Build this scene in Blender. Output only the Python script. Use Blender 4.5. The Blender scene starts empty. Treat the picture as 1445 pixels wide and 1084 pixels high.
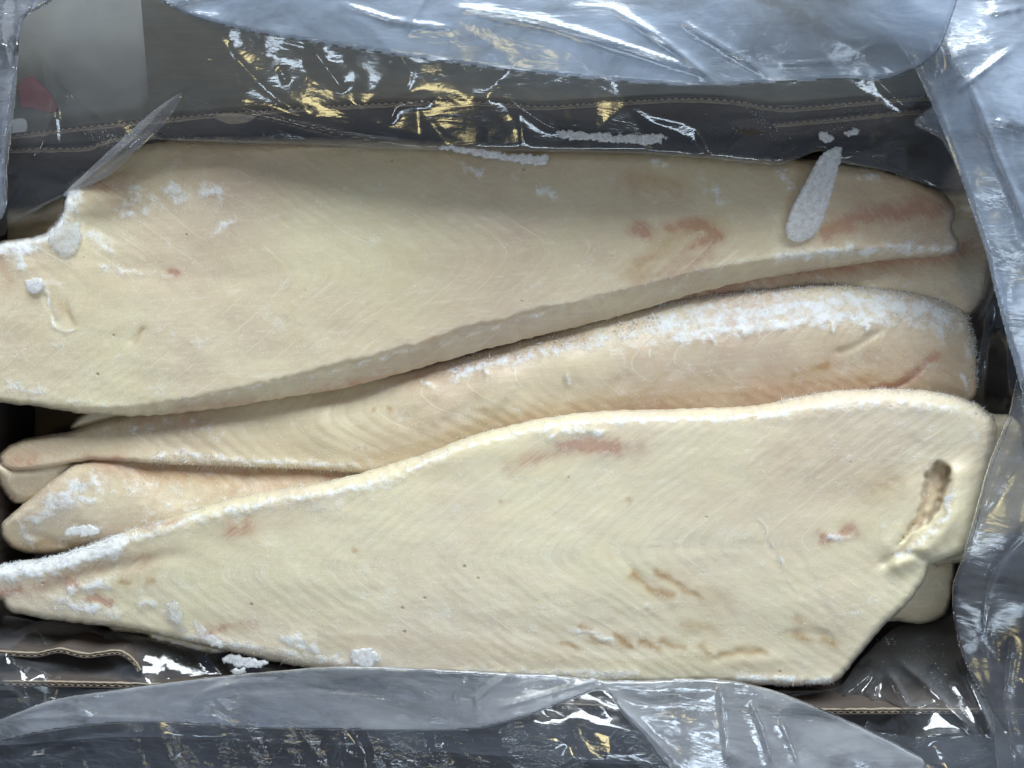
import bpy, math, random
import numpy as np
from mathutils import Vector, geometry

rng = np.random.default_rng(7)
random.seed(7)
scene = bpy.context.scene
COL = scene.collection

# ------------------------------------------------------------ camera
H = 0.42            # camera height above the general top of the fish
S = 0.0004          # metres per photo pixel on the z = 0 plane
cam_d = bpy.data.cameras.new("camera")
cam = bpy.data.objects.new("camera", cam_d)
COL.objects.link(cam)
cam.location = (0, 0, H)
cam_d.sensor_width = 36
cam_d.angle = 2 * math.atan(722.5 * S / H)
cam_d.clip_start = 0.01
cam_d.clip_end = 50
cam_d.dof.use_dof = True
cam_d.dof.focus_distance = H - 0.004
cam_d.dof.aperture_fstop = 9.0
scene.camera = cam

# ------------------------------------------------------------ world, lamps
w = bpy.data.worlds.new("World")
scene.world = w
w.use_nodes = True
w.node_tree.nodes["Background"].inputs[0].default_value = (0.54, 0.68, 0.96, 1)
w.node_tree.nodes["Background"].inputs[1].default_value = 0.21

def area(name, loc, target, sx, sy, power, col):
    l = bpy.data.lights.new(name, 'AREA')
    l.shape = 'RECTANGLE'; l.size = sx; l.size_y = sy
    l.energy = power; l.color = col
    o = bpy.data.objects.new(name, l); COL.objects.link(o)
    o.location = loc
    o.rotation_euler = (Vector(target) - Vector(loc)).to_track_quat('-Z', 'Y').to_euler()
    return o
# daylight through a wide doorway beyond the far side of the box
area("doorway_daylight", (0.45, 2.5, 1.55), (0, 0, 0), 2.4, 1.3, 136, (0.87, 0.95, 1.0))
# warm lamp overhead for the gold glints; cool one added for the blue glints
area("ceiling_tube", (-0.30, -0.35, 2.3), (0, 0, 0), 0.34, 0.34, 4.0, (1.0, 0.86, 0.42))
area("ceiling_tube", (0.25, -1.25, 2.3), (0, 0, 0), 1.2, 0.3, 12, (0.70, 0.85, 1.0))

scene.view_settings.view_transform = 'Standard'
scene.view_settings.look = 'None'
scene.view_settings.exposure = 0.20
scene.cycles.transparent_max_bounces = 16
scene.cycles.max_bounces = 8
scene.cycles.diffuse_bounces = 5

# ------------------------------------------------------------ helpers
def W(px, py, z):
    """Where the ray through photo position (px, py) meets height z."""
    px = np.asarray(px, float); py = np.asarray(py, float); z = np.asarray(z, float)
    s = (H - z) / H
    return np.stack([(px - 722.5) * S * s, -(py - 542.0) * S * s, z + 0 * px], -1)

_perm = np.random.default_rng(3).permutation(512).astype(np.int64)
_perm = np.concatenate([_perm, _perm, _perm])
_ga = np.random.default_rng(4).uniform(0, 2 * np.pi, 512)
def perlin(x, y, seed=0):
    x = x + seed * 17.13; y = y - seed * 9.71
    xi = np.floor(x).astype(np.int64); yi = np.floor(y).astype(np.int64)
    xf = x - xi; yf = y - yi
    def g(ix, iy, dx, dy):
        h = _perm[(_perm[ix & 511] + (iy & 511)) & 511]
        a = _ga[h & 511]
        return np.cos(a) * dx + np.sin(a) * dy
    u = xf * xf * xf * (xf * (xf * 6 - 15) + 10); v = yf * yf * yf * (yf * (yf * 6 - 15) + 10)
    a = g(xi, yi, xf, yf); b = g(xi + 1, yi, xf - 1, yf)
    c = g(xi, yi + 1, xf, yf - 1); d = g(xi + 1, yi + 1, xf - 1, yf - 1)
    return (a + (b - a) * u) * (1 - v) + (c + (d - c) * u) * v
def fbm(x, y, seed=0, n=4):
    r = 0; a = 1
    for k in range(n):
        r = r + a * perlin(x * 2 ** k, y * 2 ** k, seed + k * 5); a *= 0.5
    return r

def smooth_loop(pts, step=6.0, closed=True):
    """Catmull-Rom through rows of numbers, resampled."""
    P = np.array(pts, float); n = len(P); out = []
    m = n if closed else n - 1
    for i in range(m):
        if closed:
            p0, p1, p2, p3 = P[i - 1], P[i], P[(i + 1) % n], P[(i + 2) % n]
        else:
            p0, p1, p2, p3 = P[max(i - 1, 0)], P[i], P[i + 1], P[min(i + 2, n - 1)]
        L = np.hypot(*(p2 - p1)[:2]); k = max(1, int(round(L / step)))
        for j in range(k):
            t = j / k
            # shape: centripetal-ish tension
            m1 = (p2 - p0) * 0.5; m2 = (p3 - p1) * 0.5
            for mm in (m1, m2):
                l = np.hypot(mm[0], mm[1])
                if l > L: mm *= L / l
            q = (2 * t ** 3 - 3 * t ** 2 + 1) * p1 + (t ** 3 - 2 * t ** 2 + t) * m1 + (-2 * t ** 3 + 3 * t ** 2) * p2 + (t ** 3 - t ** 2) * m2
            out.append(q)
    if not closed: out.append(P[-1])
    return np.array(out)

def seg_dist(X, Y, A, B, chunk=4000):
    """nearest segment of A->B for points; returns dist, index, param"""
    n = len(X); D = np.empty(n); I = np.empty(n, int); T = np.empty(n)
    d = B - A; L2 = (d ** 2).sum(1) + 1e-9
    for s in range(0, n, chunk):
        x = X[s:s + chunk, None]; y = Y[s:s + chunk, None]
        t = ((x - A[:, 0]) * d[:, 0] + (y - A[:, 1]) * d[:, 1]) / L2
        np.clip(t, 0, 1, out=t)
        dx = x - A[:, 0] - t * d[:, 0]; dy = y - A[:, 1] - t * d[:, 1]
        q = dx * dx + dy * dy
        k = q.argmin(1); r = np.arange(len(k))
        D[s:s + chunk] = np.sqrt(q[r, k]); I[s:s + chunk] = k; T[s:s + chunk] = t[r, k]
    return D, I, T

def inside(X, Y, P, chunk=8000):
    out = np.zeros(len(X), bool)
    A = P; B = np.roll(P, -1, 0)
    for s in range(0, len(X), chunk):
        x = X[s:s + chunk, None]; y = Y[s:s + chunk, None]
        c = ((A[:, 1] > y) != (B[:, 1] > y))
        xi = A[:, 0] + (y - A[:, 1]) / np.where(B[:, 1] == A[:, 1], 1e-9, B[:, 1] - A[:, 1]) * (B[:, 0] - A[:, 0])
        out[s:s + chunk] = ((c & (x < xi)).sum(1) % 2) == 1
    return out

def tps(ctrl, lam=0.02):
    C = np.array(ctrl, float); xy = C[:, :2] / 300.0; z = C[:, 2]
    def phi(r2): return np.where(r2 > 1e-12, 0.5 * r2 * np.log(r2 + 1e-20), 0)
    n = len(C)
    K = phi(((xy[:, None] - xy[None]) ** 2).sum(-1)) + lam * np.eye(n)
    Pm = np.concatenate([np.ones((n, 1)), xy], 1)
    M = np.zeros((n + 3, n + 3)); M[:n, :n] = K; M[:n, n:] = Pm; M[n:, :n] = Pm.T
    sol = np.linalg.solve(M, np.concatenate([z, np.zeros(3)]))
    def f(x, y):
        q = np.stack([x, y], -1) / 300.0
        r = np.zeros(len(x))
        for s in range(0, len(x), 20000):
            qq = q[s:s + 20000]
            r[s:s + 20000] = phi(((qq[:, None] - xy[None]) ** 2).sum(-1)) @ sol[:n]
        return r + sol[n] + q @ sol[n + 1:]
    return f

def pl_dist(x, y, pts, smooth=True):
    P = smooth_loop(pts, 10, closed=False) if (smooth and len(pts) > 2) else np.array(pts, float)
    D = np.full(len(x), 1e9); T = np.zeros(len(x))
    lo = P[:, :2].min(0) - 150; hi = P[:, :2].max(0) + 150
    m = (x > lo[0]) & (x < hi[0]) & (y > lo[1]) & (y < hi[1])
    if m.any():
        d, i, t = seg_dist(x[m], y[m], P[:-1, :2], P[1:, :2])
        D[m] = d; T[m] = (i + t) / (len(P) - 1)
    return D, T

def stroke(x, y, pts, width, soft=1.0):
    """0..1 mask round a polyline, fading at both ends."""
    D, T = pl_dist(x, y, pts)
    return np.exp(-(D / width) ** 2 * soft)

def grid_mesh(outline, sp, jitter=0.0, seed=0, rag=0.0):
    """Grid cells inside the outline, the border snapped on to it.  outline rows: x, y, r, drop, chamfer"""
    O = smooth_loop(outline, 5.0 if not rag else 2.4)
    if rag:
        O[:, :2] += np.random.default_rng(seed + 50).normal(0, rag, (len(O), 2))
    if jitter:
        s = np.arange(len(O)) * 0.35
        tn = np.roll(O[:, :2], -1, 0) - np.roll(O[:, :2], 1, 0)
        tn /= np.linalg.norm(tn, axis=1)[:, None] + 1e-9
        nn = np.stack([tn[:, 1], -tn[:, 0]], 1)
        O[:, :2] += nn * (perlin(s, s * 0, seed) * 1.0 + 0.6 * perlin(s * 3, s * 0 + 5, seed))[:, None] * jitter
    P = O[:, :2]
    x0, y0 = P.min(0) - sp; x1, y1 = P.max(0) + sp
    nx = int((x1 - x0) / sp) + 2; ny = int((y1 - y0) / sp) + 2
    gx, gy = np.meshgrid(x0 + np.arange(nx) * sp, y0 + np.arange(ny) * sp)
    X = gx.ravel(); Y = gy.ravel()
    ins = inside(X, Y, P)
    A = P; B = np.roll(P, -1, 0)
    D, I, T = seg_dist(X, Y, A, B)
    sd = np.where(ins, D, -D)
    keep = sd > -0.45 * sp
    idx = np.arange(nx * ny).reshape(ny, nx)
    q = np.stack([idx[:-1, :-1], idx[:-1, 1:], idx[1:, 1:], idx[1:, :-1]], -1).reshape(-1, 4)
    q = q[keep[q].all(1)]
    used = np.unique(q)
    cnt = np.bincount(q.ravel(), minlength=nx * ny)
    border = (cnt > 0) & (cnt < 4)
    d = B - A
    nxt = A[I] + T[:, None] * d[I]
    X = np.where(border, nxt[:, 0], X); Y = np.where(border, nxt[:, 1], Y)
    sd = np.where(border, 0, np.maximum(sd, 0.0))
    R = O[I] * (1 - T[:, None]) + np.roll(O, -1, 0)[I] * T[:, None]
    remap = np.full(nx * ny, -1); remap[used] = np.arange(len(used))
    return dict(x=X[used], y=Y[used], d=sd[used], prm=R[used][:, 2:], quads=remap[q][:, ::-1], border=border[used], P=P)

def make_mesh(name, V, quads, mat, parent=None, smooth=True, attrs=None, uv=None):
    me = bpy.data.meshes.new(name)
    me.vertices.add(len(V)); me.vertices.foreach_set("co", np.asarray(V, np.float32).ravel())
    quads = np.asarray(quads); k = quads.shape[1]
    me.loops.add(quads.size); me.loops.foreach_set("vertex_index", quads.ravel().astype(np.int32))
    me.polygons.add(len(quads))
    me.polygons.foreach_set("loop_start", (np.arange(len(quads)) * k).astype(np.int32))
    me.polygons.foreach_set("loop_total", np.full(len(quads), k, np.int32))
    if smooth: me.polygons.foreach_set("use_smooth", np.ones(len(quads), bool))
    me.update(calc_edges=True)
    for an, av in (attrs or {}).items():
        a = me.attributes.new(an, 'FLOAT', 'POINT'); a.data.foreach_set("value", np.asarray(av, np.float32))
    if uv is not None:
        a = me.attributes.new("grain_co", 'FLOAT_VECTOR', 'POINT')
        a.data.foreach_set("vector", np.asarray(uv, np.float32).ravel())
    me.validate()
    me.materials.append(mat)
    o = bpy.data.objects.new(name, me); COL.objects.link(o)
    if parent: o.parent = parent
    return o

def tag(o, label=None, cat=None, group=None, kind=None):
    if label: o["label"] = label
    if cat: o["category"] = cat
    if group: o["group"] = group
    if kind: o["kind"] = kind
    return o

def empty(name, loc=(0, 0, 0)):
    o = bpy.data.objects.new(name, None); COL.objects.link(o); o.location = loc
    return o

def localise(root, loc):
    """put an Empty at a base point, keep the children's world places"""
    root.location = loc
    for ch in bpy.data.objects:
        if ch.parent == root:
            ch.location = Vector(ch.location) - Vector(loc)

# ------------------------------------------------------------ materials
class NT:
    def __init__(self, name):
        self.m = bpy.data.materials.new(name); self.m.use_nodes = True
        self.t = self.m.node_tree; self.t.nodes.clear()
        self.out = self.t.nodes.new('ShaderNodeOutputMaterial')
    def n(self, typ, ins=None, **kw):
        nd = self.t.nodes.new(typ)
        for k, v in kw.items(): setattr(nd, k, v)
        for k, v in (ins or {}).items():
            if isinstance(v, bpy.types.NodeSocket): self.t.links.new(v, nd.inputs[k])
            else: nd.inputs[k].default_value = v
        return nd
    def math(self, op, a, b=0.0, c=None, clamp=False):
        ins = {0: a, 1: b}
        if c is not None: ins[2] = c
        return self.n('ShaderNodeMath', ins, operation=op, use_clamp=clamp).outputs[0]
    def mix(self, f, a, b):
        nd = self.n('ShaderNodeMix', data_type='RGBA')
        for k, v in ((0, f), (6, a), (7, b)):
            if isinstance(v, bpy.types.NodeSocket): self.t.links.new(v, nd.inputs[k])
            else: nd.inputs[k].default_value = v
        return nd.outputs[2]
    def noise(self, vec, scale, detail=3.0, rough=0.5, dist=0.0):
        return self.n('ShaderNodeTexNoise', {'Vector': vec, 'Scale': scale, 'Detail': detail, 'Roughness': rough, 'Distortion': dist}).outputs[0]
    def mapr(self, v, a, b, c=0.0, d=1.0, smooth=False):
        nd = self.n('ShaderNodeMapRange', {0: v, 1: a, 2: b, 3: c, 4: d})
        if smooth: nd.interpolation_type = 'SMOOTHSTEP'
        return nd.outputs[0]
    def attr(self, name):
        return self.n('ShaderNodeAttribute', attribute_name=name)
    def link(self, a, b): self.t.links.new(a, b)

def flesh_material(name, c1, c2, c3, seed, sept=1.0, gloss=0.36):
    t = NT(name)
    co = t.attr("grain_co").outputs['Vector']            # x: chevron phase, y: across, z: along  (all in 100 px)
    sep = t.n('ShaderNodeSeparateXYZ', {0: co})
    pos = t.n('ShaderNodeTexCoord').outputs['Object']
    off = t.n('ShaderNodeVectorMath', {0: pos, 1: (seed * 1.7, seed * 0.9, seed)}, operation='ADD').outputs[0]
    big = t.noise(off, 7, 3, 0.5)
    mid = t.noise(off, 45, 4, 0.6)
    fine = t.noise(off, 560, 3, 0.75)
    # long fibres
    fv = t.n('ShaderNodeCombineXYZ', {0: t.math('MULTIPLY', sep.outputs[0], 2.6), 1: t.math('MULTIPLY', sep.outputs[1], 0.30), 2: 0.0}).outputs[0]
    warp = t.noise(off, 30, 2)
    fv2 = t.n('ShaderNodeVectorMath', {0: fv, 1: t.n('ShaderNodeCombineXYZ', {0: t.math('MULTIPLY', warp, 0.5), 1: 0.0, 2: 0.0}).outputs[0]}, operation='ADD').outputs[0]
    fib = t.noise(fv2, 7.0, 4, 0.6)
    lf = t.n('ShaderNodeCombineXYZ', {0: t.math('MULTIPLY', sep.outputs[2], 1.6), 1: t.math('MULTIPLY', sep.outputs[1], 9.0), 2: float(seed)}).outputs[0]
    long_f = t.noise(lf, 2.0, 5, 0.65, 0.6)
    # septa: thin pale lines between muscle blocks
    ph = t.math('FRACT', t.math('ADD', t.math('MULTIPLY', sep.outputs[0], 1.7), t.math('MULTIPLY', t.noise(off, 9, 4, 0.5), 1.6)))
    line = t.mapr(t.math('ABSOLUTE', t.math('SUBTRACT', ph, 0.5)), 0.0, 0.035, 1.0, 0.0, True)
    brk = t.mapr(t.noise(off, 28, 3), 0.42, 0.60, 0.0, 1.0, True)
    line = t.math('MULTIPLY', t.math('MULTIPLY', line, brk), sept)
    col = t.mix(t.mapr(big, 0.40, 0.60), c1, c2)
    col = t.mix(t.math('MULTIPLY', t.mapr(mid, 0.42, 0.70), 0.35), col, c3)
    col = t.mix(t.math('MULTIPLY', t.math('MULTIPLY', t.mapr(fib, 0.42, 0.72), t.mapr(t.noise(off, 12, 2), 0.40, 0.62, 0.2, 1.0)), 0.26), col, (0.52, 0.42, 0.28, 1))
    col = t.mix(t.math('MULTIPLY', t.mapr(long_f, 0.50, 0.70), 0.36), col, (0.84, 0.78, 0.63, 1))
    col = t.mix(t.math('MULTIPLY', line, 0.55), col, (0.83, 0.76, 0.60, 1))
    pore = t.n('ShaderNodeTexVoronoi', {'Vector': off, 'Scale': 90.0, 'Randomness': 1.0}, feature='F1').outputs['Distance']
    pgate = t.mapr(t.noise(off, 60, 1), 0.60, 0.64)
    pore = t.math('MULTIPLY', t.mapr(pore, 0.05, 0.11, 1.0, 0.0), pgate)
    col = t.mix(t.math('MULTIPLY', pore, 0.6), col, (0.24, 0.17, 0.08, 1))
    # fine pale scratches of ice lying along the fibres
    sv = t.n('ShaderNodeCombineXYZ', {0: t.math('ADD', t.math('MULTIPLY', sep.outputs[2], 4.0), 0.0), 1: t.math('ADD', t.math('MULTIPLY', sep.outputs[0], 26.0), t.math('MULTIPLY', warp, 12.0)), 2: float(seed)}).outputs[0]
    scr = t.mapr(t.noise(sv, 1.0, 3, 0.6), 0.60, 0.76)
    scr = t.math('MULTIPLY', scr, t.mapr(t.noise(off, 40, 3, 0.6), 0.44, 0.60, 0.0, 1.0))
    col = t.mix(t.math('MULTIPLY', scr, 0.38), col, (0.86, 0.82, 0.70, 1))
    # the muscle blocks: regular soft bands between the pale septa
    ribp = t.math('ADD', t.math('MULTIPLY', sep.outputs[0], 4.2), t.math('MULTIPLY', t.noise(off, 12, 4, 0.6), 3.0))
    rib = t.math('MULTIPLY', t.math('SINE', t.math('MULTIPLY', ribp, 6.2832)), t.mapr(t.noise(off, 10, 2), 0.38, 0.60, 0.15, 1.0, True))
    col = t.mix(t.math('MULTIPLY', t.mapr(rib, 0.0, 1.0), 0.11), col, (0.52, 0.40, 0.26, 1))
    # thinner flesh and painted shade: browner on dim upper, downturned and crevice zones
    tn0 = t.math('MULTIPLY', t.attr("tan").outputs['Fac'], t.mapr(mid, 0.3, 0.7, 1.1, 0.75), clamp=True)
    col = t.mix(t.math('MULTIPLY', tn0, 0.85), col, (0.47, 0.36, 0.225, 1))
    # marks
    n2 = t.noise(off, 130, 4, 0.65)
    pk = t.math('MULTIPLY', t.math('MULTIPLY', t.attr("pink").outputs['Fac'], t.mapr(n2, 0.32, 0.60, 0.7, 2.0)), t.mapr(fib, 0.35, 0.6, 0.6, 1.2), clamp=True)
    col = t.mix(t.math('MULTIPLY', pk, 0.72), col, (0.42, 0.195, 0.125, 1))
    oc = t.math('MULTIPLY', t.attr("ochre").outputs['Fac'], t.mapr(n2, 0.25, 0.6, 0.8, 1.7), clamp=True)
    col = t.mix(t.math('MULTIPLY', oc, 0.85), col, (0.42, 0.25, 0.085, 1))
    dk = t.attr("dark").outputs['Fac']
    col = t.mix(t.math('MULTIPLY', dk, 0.9), col, (0.20, 0.12, 0.075, 1))
    # frost
    fr_a = t.attr("frost").outputs['Fac']
    fr = t.math('ADD', fr_a, t.math('MULTIPLY', t.math('SUBTRACT', t.noise(off, 170, 5, 0.7), 0.5), 2.3))
    fr = t.math('MULTIPLY', t.mapr(fr, 0.36, 1.05, 0.0, 1.0, True), t.mapr(t.noise(off, 420, 3, 0.7), 0.30, 0.60, 0.72, 1.0))
    rime = t.math('MULTIPLY', t.mapr(t.noise(off, 700, 2, 0.85), 0.66, 0.71), 0.75)       # fine sparkling rime everywhere
    flake = t.math('MULTIPLY', t.mapr(t.noise(off, 75, 5, 0.75), 0.58, 0.66), 0.24)
    fr = t.math('MAXIMUM', fr, t.math('MAXIMUM', rime, flake))
    col = t.mix(t.math('MULTIPLY', fr, 0.90), col, (0.84, 0.86, 0.88, 1))
    # relief
    h = t.math('MULTIPLY', t.noise(off, 210, 4, 0.65), 0.22)
    h = t.math('ADD', h, t.math('MULTIPLY', fib, 0.05))
    h = t.math('ADD', h, t.math('MULTIPLY', long_f, 0.10))
    h = t.math('ADD', h, t.math('MULTIPLY', line, 0.10))
    h = t.math('ADD', h, t.math('MULTIPLY', rib, -0.07))
    h = t.math('ADD', h, t.math('MULTIPLY', pore, -0.8))
    h = t.math('ADD', h, t.math('MULTIPLY', fine, t.math('ADD', 0.14, t.math('MULTIPLY', fr, 0.9))))
    bump = t.n('ShaderNodeBump', {'Height': h, 'Strength': 0.85, 'Distance': 0.0009})
    rough = t.math('ADD', gloss, t.math('MULTIPLY', fr, 0.25))
    p = t.n('ShaderNodeBsdfPrincipled', {'Base Color': col, 'Roughness': rough, 'Normal': bump.outputs[0]})
    p.inputs['Subsurface Weight'].default_value = 0.8
    p.inputs['Subsurface Radius'].default_value = (1.0, 0.80, 0.52)
    p.inputs['Subsurface Scale'].default_value = 0.006
    p.inputs['Specular IOR Level'].default_value = 0.45
    ch = t.math('ADD', t.noise(off, 300, 4, 0.75), t.math('MULTIPLY', fine, 0.5))
    cb = t.n('ShaderNodeBump', {'Height': ch, 'Strength': 1.0, 'Distance': 0.0032})
    t.link(cb.outputs[0], p.inputs['Coat Normal'])
    p.inputs['Coat Weight'].default_value = 0.9
    p.inputs['Coat Roughness'].default_value = 0.11
    t.link(p.outputs[0], t.out.inputs[0])
    return t.m

def frost_material(name, col=(0.97, 0.98, 0.99, 1), clear=0.0, rough=0.3, bump_d=0.0002):
    t = NT(name)
    pos = t.n('ShaderNodeTexCoord').outputs['Object']
    nz = t.noise(pos, 2000, 2, 0.7)
    bump = t.n('ShaderNodeBump', {'Height': nz, 'Strength': 0.6, 'Distance': bump_d})
    d = t.n('ShaderNodeBsdfDiffuse', {'Color': col, 'Normal': bump.outputs[0]})
    tr = t.n('ShaderNodeBsdfTranslucent', {'Color': col})
    m1 = t.n('ShaderNodeMixShader', {0: 0.5, 1: d.outputs[0], 2: tr.outputs[0]})
    gl = t.n('ShaderNodeBsdfGlossy', {'Roughness': rough, 'Normal': bump.outputs[0]})
    m2 = t.n('ShaderNodeMixShader', {0: 0.10, 1: m1.outputs[0], 2: gl.outputs[0]})
    last = m2
    if clear:
        f = t.mapr(t.noise(pos, 330, 5, 0.75), 0.38, 0.62, max(clear - .25, 0), min(clear + .25, .95))
        tp = t.n('ShaderNodeBsdfTransparent', {'Color': (0.96, 0.97, 0.98, 1)})
        last = t.n('ShaderNodeMixShader', {0: f, 1: m2.outputs[0], 2: tp.outputs[0]})
    t.link(last.outputs[0], t.out.inputs[0])
    return t.m

def film_material(name, haze, tint=(0.80, 0.85, 0.93, 1), rough=0.10, bump_s=0.35, refl=1.0, scale=1.0):
    """clear polythene: see-through, a faint milky body, a glossy skin"""
    t = NT(name)
    pos = t.n('ShaderNodeTexCoord').outputs['Object']
    st = t.n('ShaderNodeMapping', {'Vector': pos, 'Rotation': (0, 0, 0.5), 'Scale': (1.0, 3.2, 1.0)}).outputs[0]
    n1 = t.noise(st, 26 * scale, 4, 0.55, 0.8)
    n2 = t.noise(pos, 120 * scale, 3, 0.5, 0.4)
    h = t.math('ADD', n1, t.math('MULTIPLY', n2, 0.22))
    bump = t.n('ShaderNodeBump', {'Height': h, 'Strength': bump_s, 'Distance': 0.004})
    lw = t.n('ShaderNodeLayerWeight', {'Blend': 0.5, 'Normal': bump.outputs[0]})
    fac = t.math('POWER', lw.outputs['Facing'], 2.2)
    cloud = t.mapr(t.noise(st, 8, 5, 0.62, 1.2), 0.32, 0.68, 0.25, 1.8)
    hz = t.math('MULTIPLY', t.math('ADD', haze, t.math('MULTIPLY', fac, 0.55)), cloud, clamp=True)
    dif = t.n('ShaderNodeBsdfDiffuse', {'Color': tint, 'Normal': bump.outputs[0]})
    trl = t.n('ShaderNodeBsdfTranslucent', {'Color': tint, 'Normal': bump.outputs[0]})
    body = t.n('ShaderNodeMixShader', {0: 0.45, 1: dif.outputs[0], 2: trl.outputs[0]})
    tp = t.n('ShaderNodeBsdfTransparent', {'Color': (0.97, 0.975, 0.98, 1)})
    a = t.n('ShaderNodeMixShader', {0: hz, 1: tp.outputs[0], 2: body.outputs[0]})
    gl = t.n('ShaderNodeBsdfGlossy', {'Color': (1, 1, 1, 1), 'Roughness': rough, 'Normal': bump.outputs[0]})
    fr = t.n('ShaderNodeFresnel', {'IOR': 1.5, 'Normal': bump.outputs[0]})
    f = t.math('MULTIPLY', fr.outputs[0], 1.9 * refl, clamp=True)     # both skins of the sheet reflect
    b = t.n('ShaderNodeMixShader', {0: f, 1: a.outputs[0], 2: gl.outputs[0]})
    t.link(b.outputs[0], t.out.inputs[0])
    return t.m

def board_material(name, c, c2, scale=1.0):
    t = NT(name)
    pos = t.n('ShaderNodeTexCoord').outputs['Object']
    st = t.n('ShaderNodeMapping', {'Vector': pos, 'Scale': (1.0, 6.0, 6.0)}).outputs[0]
    a = t.noise(st, 60 * scale, 5, 0.65); b = t.noise(pos, 14 * scale, 4, 0.6)
    col = t.mix(t.mapr(a, 0.3, 0.7), c, c2)
    col = t.mix(t.math('MULTIPLY', t.mapr(b, 0.45, 0.7), 0.4), col, (c[0] * .6, c[1] * .6, c[2] * .6, 1))
    bump = t.n('ShaderNodeBump', {'Height': a, 'Strength': 0.4, 'Distance': 0.0006})
    p = t.n('ShaderNodeBsdfPrincipled', {'Base Color': col, 'Roughness': 0.75, 'Normal': bump.outputs[0]})
    t.link(p.outputs[0], t.out.inputs[0])
    return t.m

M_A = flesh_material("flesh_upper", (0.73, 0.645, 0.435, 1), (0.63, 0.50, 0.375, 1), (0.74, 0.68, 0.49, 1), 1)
M_F = flesh_material("flesh_front", (0.75, 0.675, 0.46, 1), (0.70, 0.595, 0.455, 1), (0.78, 0.73, 0.555, 1), 3)
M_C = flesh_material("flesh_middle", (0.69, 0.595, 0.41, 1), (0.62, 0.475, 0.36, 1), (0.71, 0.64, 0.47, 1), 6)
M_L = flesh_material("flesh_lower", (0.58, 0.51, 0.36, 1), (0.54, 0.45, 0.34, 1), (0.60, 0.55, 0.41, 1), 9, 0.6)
M_frost = frost_material("frost")
M_ice = frost_material("ice_plate", (0.97, 0.975, 0.99, 1), 0.34, 0.2, 0.0003)
M_iceclear = frost_material("ice_glaze", (0.90, 0.90, 0.90, 1), 0.66, 0.2)
M_board = board_material("cardboard_inside", (0.062, 0.046, 0.037, 1), (0.09, 0.066, 0.05, 1))  # interior shade painted in: darker than the bare board would be
M_under = board_material("cardboard_underside", (0.035, 0.035, 0.04, 1), (0.06, 0.055, 0.055, 1))  # board of the near flap, much darker than the far flap
M_edge = board_material("cardboard_edge", (0.30, 0.24, 0.18, 1), (0.46, 0.38, 0.29, 1), 3)
M_flap = board_material("cardboard_flap", (0.34, 0.32, 0.27, 1), (0.42, 0.39, 0.32, 1))
M_floor = board_material("concrete", (0.12, 0.12, 0.12, 1), (0.16, 0.16, 0.155, 1), 0.3)
M_film = film_material("polythene", 0.045, bump_s=0.14)
M_film_veil = film_material("polythene_veil", 0.44, (0.70, 0.82, 1.0, 1), 0.2, 0.24, 0.8)
M_film_fold = film_material("polythene_fold", 0.20, (0.82, 0.86, 0.95, 1), 0.09, 0.35)
M_film_near = film_material("polythene_near", 0.34, (0.86, 0.88, 0.92, 1), 0.12, 0.22)
M_film_far = film_material("polythene_far", 0.085, (0.78, 0.78, 0.78, 1), 0.12, 0.14, 0.9)
M_film_thin = film_material("polythene_thin", 0.08, (0.82, 0.85, 0.95, 1), 0.16, 0.16, 0.55)
M_film_dark = film_material("polythene_crinkled", 0.04, (0.72, 0.80, 0.93, 1), 0.07, 0.5, 1.0, 2.4)

# ------------------------------------------------------------ fish
def frost_mesh(name, parent, V, N, size, lean=0.3, elong=1.0, mat=None):
    """tiny frost crystals: four-sided splinters with roots at V leaning along N"""
    n = len(V)
    if n == 0: return None
    d = N + rng.normal(0, lean, (n, 3)); d /= np.linalg.norm(d, axis=1)[:, None]
    a = np.cross(d, rng.normal(0, 1, (n, 3))); a /= np.linalg.norm(a, axis=1)[:, None] + 1e-9
    b = np.cross(d, a)
    s = size * 0.48 * rng.lognormal(0, 0.5, n)
    wd = s * (0.45 if elong < 1.5 else 0.2)
    pts = []
    for k in range(3):
        th = k * 2.094 + rng.uniform(-0.4, 0.4, n)
        pts.append(V - d * (s * 0.15)[:, None] + (a * np.cos(th)[:, None] + b * np.sin(th)[:, None]) * wd[:, None])
    tip = V + d * (s * elong)[:, None]
    P = np.stack(pts + [tip], 1).reshape(-1, 3)
    base = (np.arange(n) * 4)[:, None]
    F = np.concatenate([base + np.array([0, 1, 3]), base + np.array([1, 2, 3]), base + np.array([2, 0, 3]), base + np.array([0, 2, 1])])
    o = make_mesh(name, P, F, mat or M_frost, parent, smooth=False)
    o["kind"] = "stuff"
    return o

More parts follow.
